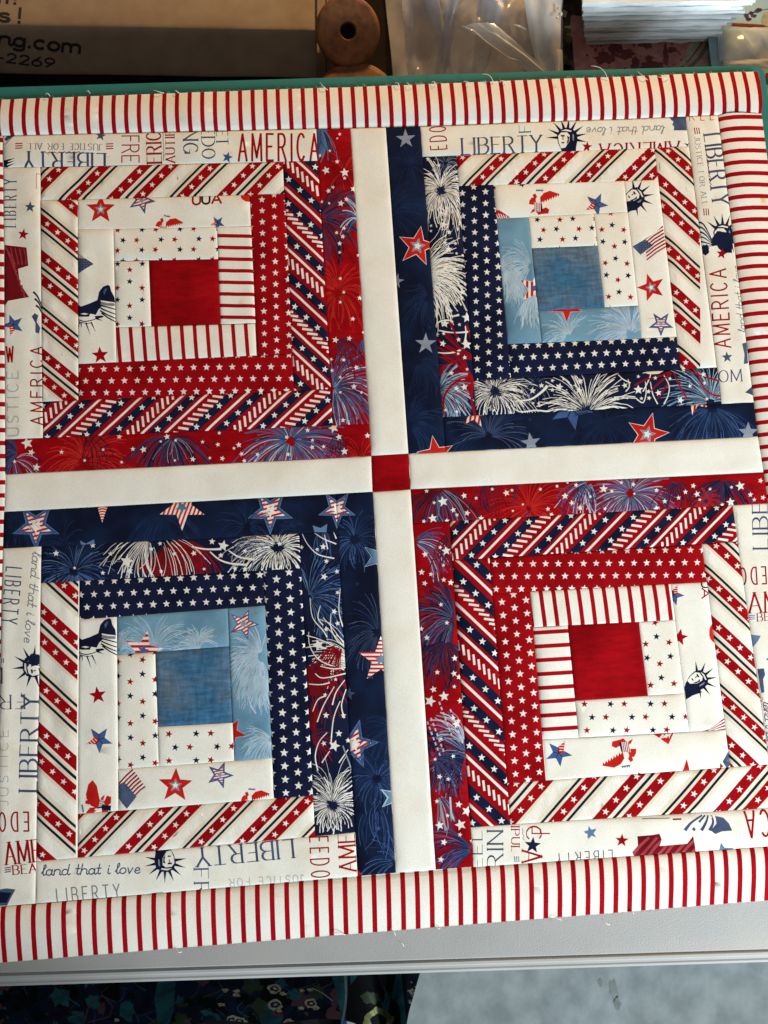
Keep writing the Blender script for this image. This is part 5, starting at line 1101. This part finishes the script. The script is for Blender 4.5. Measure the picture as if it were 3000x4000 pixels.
# pale blue printed sheet with a clear packet on it
bk = Patch('printed_sheet', [(2740, -60), (3120, -60), (3120, 420), (2800, 420)], 'book_blue')
bk.line((2810, 92), (3100, 108), 11, 'tap_wine'); bk.line((2810, 98), (3100, 114), 5, 'red')
bk.add([(2900, 0), (2990, -30), (2910, 26)], 'tap_wine'); bk.stroke([(2900, 62), (2950, 45), (3030, 30)], 4, 3, 'ink')
for x, y in ((2915, 62), (2935, 52), (2955, 45), (2925, 75), (2945, 62), (2965, 38), (2905, 55)): bk.blob(x, y, 11, 8, random.choice(['purple', 'rose', 'ink']), 10, .3)
bk.blob(2995, 75, 22, 30, 'tap_sage', 12, .2); bk.add([(2990, 285), (3100, 280), (3100, 320), (2990, 325)], 'rose'); bk.line((2985, 295), (3000, 330), 12, 'ink')
o = bk.build(None, lambda x, y, d: .6 * noise.noise((x * .03, y * .03, 1)), flat(-.1), 7); tag(o, 'pale blue printed sheet with flowers and a red line at the right edge', 'printed sheet')
pk = empty('clear_packet', at_z(2930, 170, -.097)); tag(pk, 'grey clear plastic packet lying on the pale blue printed sheet', 'packet')
sheet('packet_film', [(2800, 118, -.092), (3060, 108, -.090), (3060, 238, -.092), (2812, 240, -.094)], 20, 10, .003, 'sleeve_clear', pk, .004, seed=21)
pc = Patch('contents', [(2812, 124), (3060, 114), (3060, 234), (2818, 236)], 'book_grey'); pc.blob(2905, 170, 24, 20, 'ink', 12, .3); pc.line((2958, 112), (3000, 205), 14, 'ink'); pc.line((2890, 110), (2940, 180), 6, 'book_blue')
pc.build(pk, lambda x, y, d: .5, flat(-.0975), 7)
sheet('seal_strip', [(2825, 238, -.090), (3060, 228, -.090), (3060, 262, -.091), (2825, 262, -.091)], 14, 4, .0012, 'polythene_thick', pk, .001, seed=31)

# ------------------------------------------------------------------ person standing at the table
YP = M0.y - .03
person = empty('person', (-.2, YP - .13, ZF)); tag(person, 'person in a dark navy floral skirt standing against the front edge of the table', 'person')
def sk_hit(px):
    y = YP - .02
    for _ in range(12): v = at_y(px[0], px[1], y); y = .5 * y + .5 * (YP - folds(v.x * 1000, v.z * 1000, None) * .001)
    return (v.x * 1000, v.z * 1000)
def sk_3d(x, y, z): return (x * .001, YP - z * .001, y * .001)
def folds(x, y, d):
    f = 16 * math.sin(x * .021 + .4) + 7 * math.sin(x * .057 + 1.2) + 2.5 * noise.noise((x * .05, y * .01, 3))
    k = abs(x + 18) ; return 16 + f * .7 + 40 * math.exp(-(k / 9.0) ** 2) + min(45, .0009 * (x + 190) ** 2)
sk = Patch('skirt', [(-420, 4330), (1560, 4330), (1690, 3560), (-100, 3560)], 'skirt_navy')
for k in range(150):
    x, y = random.uniform(-60, 1345), random.uniform(3790, 4060); r = random.uniform(8, 46)
    sk.blob(x, y, r, r * random.uniform(.5, 1.3), random.choice(['skirt_navy', 'mid_navy', 'skirt_teal', 'skirt_black', 'deep_navy', 'skirt_plum', 'skirt_moss', 'skirt_black']), 14, .4)
for k in range(60):
    x, y = random.uniform(0, 1345), random.uniform(3800, 4050); sk.stroke([(x, y), (x + random.uniform(-40, 40), y + 30), (x + random.uniform(-70, 70), y + 60)], 3, 6, random.choice(['skirt_teal', 'blue', 'skirt_moss', 'mid_navy', 'skirt_black']))
def ring(x, y, r):
    sk.blob(x, y, r, r * .72, 'skirt_cream', 18, .22); sk.blob(x, y, r * .62, r * .4, 'skirt_navy', 14, .25); sk.blob(x, y, r * .3, r * .2, 'skirt_cream', 9, .4)
for x, y, r in ((1073, 3862, 27), (1075, 3925, 29), (1215, 3920, 26), (880, 3868, 14), (925, 3872, 12), (925, 3886, 13), (1180, 3870, 10), (1210, 3866, 11), (1105, 3882, 13), (1090, 3948, 12), (1175, 3938, 12), (1235, 3938, 14), (905, 3985, 24), (935, 3990, 26), (1130, 4000, 26), (865, 3925, 14)): ring(x, y, r) if r > 20 else sk.blob(x, y, r, r * .6, 'skirt_cream', 12, .4)
sk.stroke([(330, 3990), (350, 3920), (400, 3890), (440, 3930), (430, 3970), (340, 3995)], 7, 5, 'skirt_plum'); sk.blob(455, 3985, 10, 8, 'skirt_cream', 9, .4); sk.blob(640, 3900, 40, 120, 'skirt_teal', 18, .3); sk.blob(715, 3925, 26, 10, 'skirt_moss', 12, .4)
sk.add([(1290, 3780), (1362, 3780), (1352, 4100), (1310, 4100), (1330, 3950)], 'skirt_teal'); sk.stroke([(1348, 3800), (1352, 3900), (1336, 4000)], 10, 9, 'pale_sky'); sk.stroke([(1220, 3860), (1260, 3880), (1300, 3910)], 3, 3, 'skirt_cream')
sk.add([(1366, 3700), (1590, 3700), (1590, 4200), (1340, 4200)], 'skirt_black'); sk.add([(1365, 3780), (1565, 3780), (1600, 4100), (1575, 4100), (1560, 3930), (1500, 3852), (1505, 3880), (1450, 3868), (1370, 3860)], 'skirt_teal'); sk.add([(1360, 3862), (1500, 3880), (1430, 3960), (1350, 3960)], 'skirt_black')
sk.blob(1450, 3898, 40, 24, 'skirt_moss', 16, .25); sk.blob(1478, 3985, 56, 44, 'skirt_olive', 20, .18); sk.blob(1478, 3990, 30, 28, 'skirt_black', 16, .25)
for k in range(40): sk.blob(random.gauss(1622, 13), random.uniform(3836, 3945), random.uniform(3, 7), random.uniform(2, 5), 'skirt_cream', 9, .4)
sk.stroke([(1668, 3780), (1660, 3900), (1640, 4060)], 16, 14, 'skirt_teal')
sk.build(person, folds, (sk_hit, sk_3d), 14, insets=(2, 5))
# back of the skirt, blouse and body
def loft(name, secs, mat, n=28, a0=0, a1=360):
    vs, fs = [], []
    for cx_, cy, z, rx, ry in secs:
        for k in range(n + 1): a = math.radians(a0 + (a1 - a0) * k / n); vs.append((cx_ + rx * math.cos(a), cy + ry * math.sin(a), z))
    for j in range(len(secs) - 1):
        for k in range(n): b = j * (n + 1) + k; fs.append((b, b + 1, b + n + 2, b + n + 1))
    return mesh_obj(name, vs, fs, MATS[mat], person)
PX, PY = -.19, YP - .155
loft('skirt_back', [(PX - .06, PY + .08, -.66, .21, .30), (PX - .06, PY + .08, -.2, .19, .26), (PX - .04, PY + .06, .02, .18, .24), (PX, PY + .05, .12, .17, .2)], 'skirt_navy', 28, 180, 360)
loft('blouse', [(PX, PY, .02, .185, .135), (PX, PY, .14, .165, .125), (PX, PY - .01, .28, .185, .13), (PX, PY - .02, .42, .19, .12), (PX, PY - .03, .50, .14, .09), (PX, PY - .03, .54, .06, .06)], 'skirt_black')
me = bpy.data.meshes.new('body')
J = [((0, 0, 0), .13), ((0, -.01, .2), .12), ((0, -.02, .42), .13), ((0, -.03, .55), .05), ((0, -.02, .63), .085), ((0, -.01, .76), .085),
     ((-.09, 0, -.08), .08), ((-.09, 0, -.4), .055), ((-.09, -.01, -.7), .04), ((-.09, .1, -.72), .03), ((.09, 0, -.08), .08), ((.09, 0, -.4), .055), ((.09, -.01, -.7), .04), ((.09, .1, -.72), .03),
     ((-.19, -.03, .46), .045), ((-.24, -.06, .2), .036), ((-.12, .06, .42), .026), ((.19, -.03, .46), .045), ((.24, -.06, .2), .036), ((.2, .02, .42), .026)]
Ed = [(0, 1), (1, 2), (2, 3), (3, 4), (4, 5), (0, 6), (6, 7), (7, 8), (8, 9), (0, 10), (10, 11), (11, 12), (12, 13), (2, 14), (14, 15), (15, 16), (2, 17), (17, 18), (18, 19)]
me.from_pydata([(PX + j[0][0], PY + j[0][1], j[0][2]) for j in J], Ed, [])
bd = bpy.data.objects.new('body', me); COL.objects.link(bd); bd.parent = person; bd.matrix_parent_inverse = Matrix.Translation(person.location).inverted(); me.materials.append(MATS['skin'])
bd.modifiers.new('skin', 'SKIN'); bd.modifiers.new('smooth', 'SUBSURF').levels = 1
for v, j in zip(me.skin_vertices[0].data, J): v.radius = (j[1] * .8, j[1] * .8)
me.skin_vertices[0].data[0].use_root = True
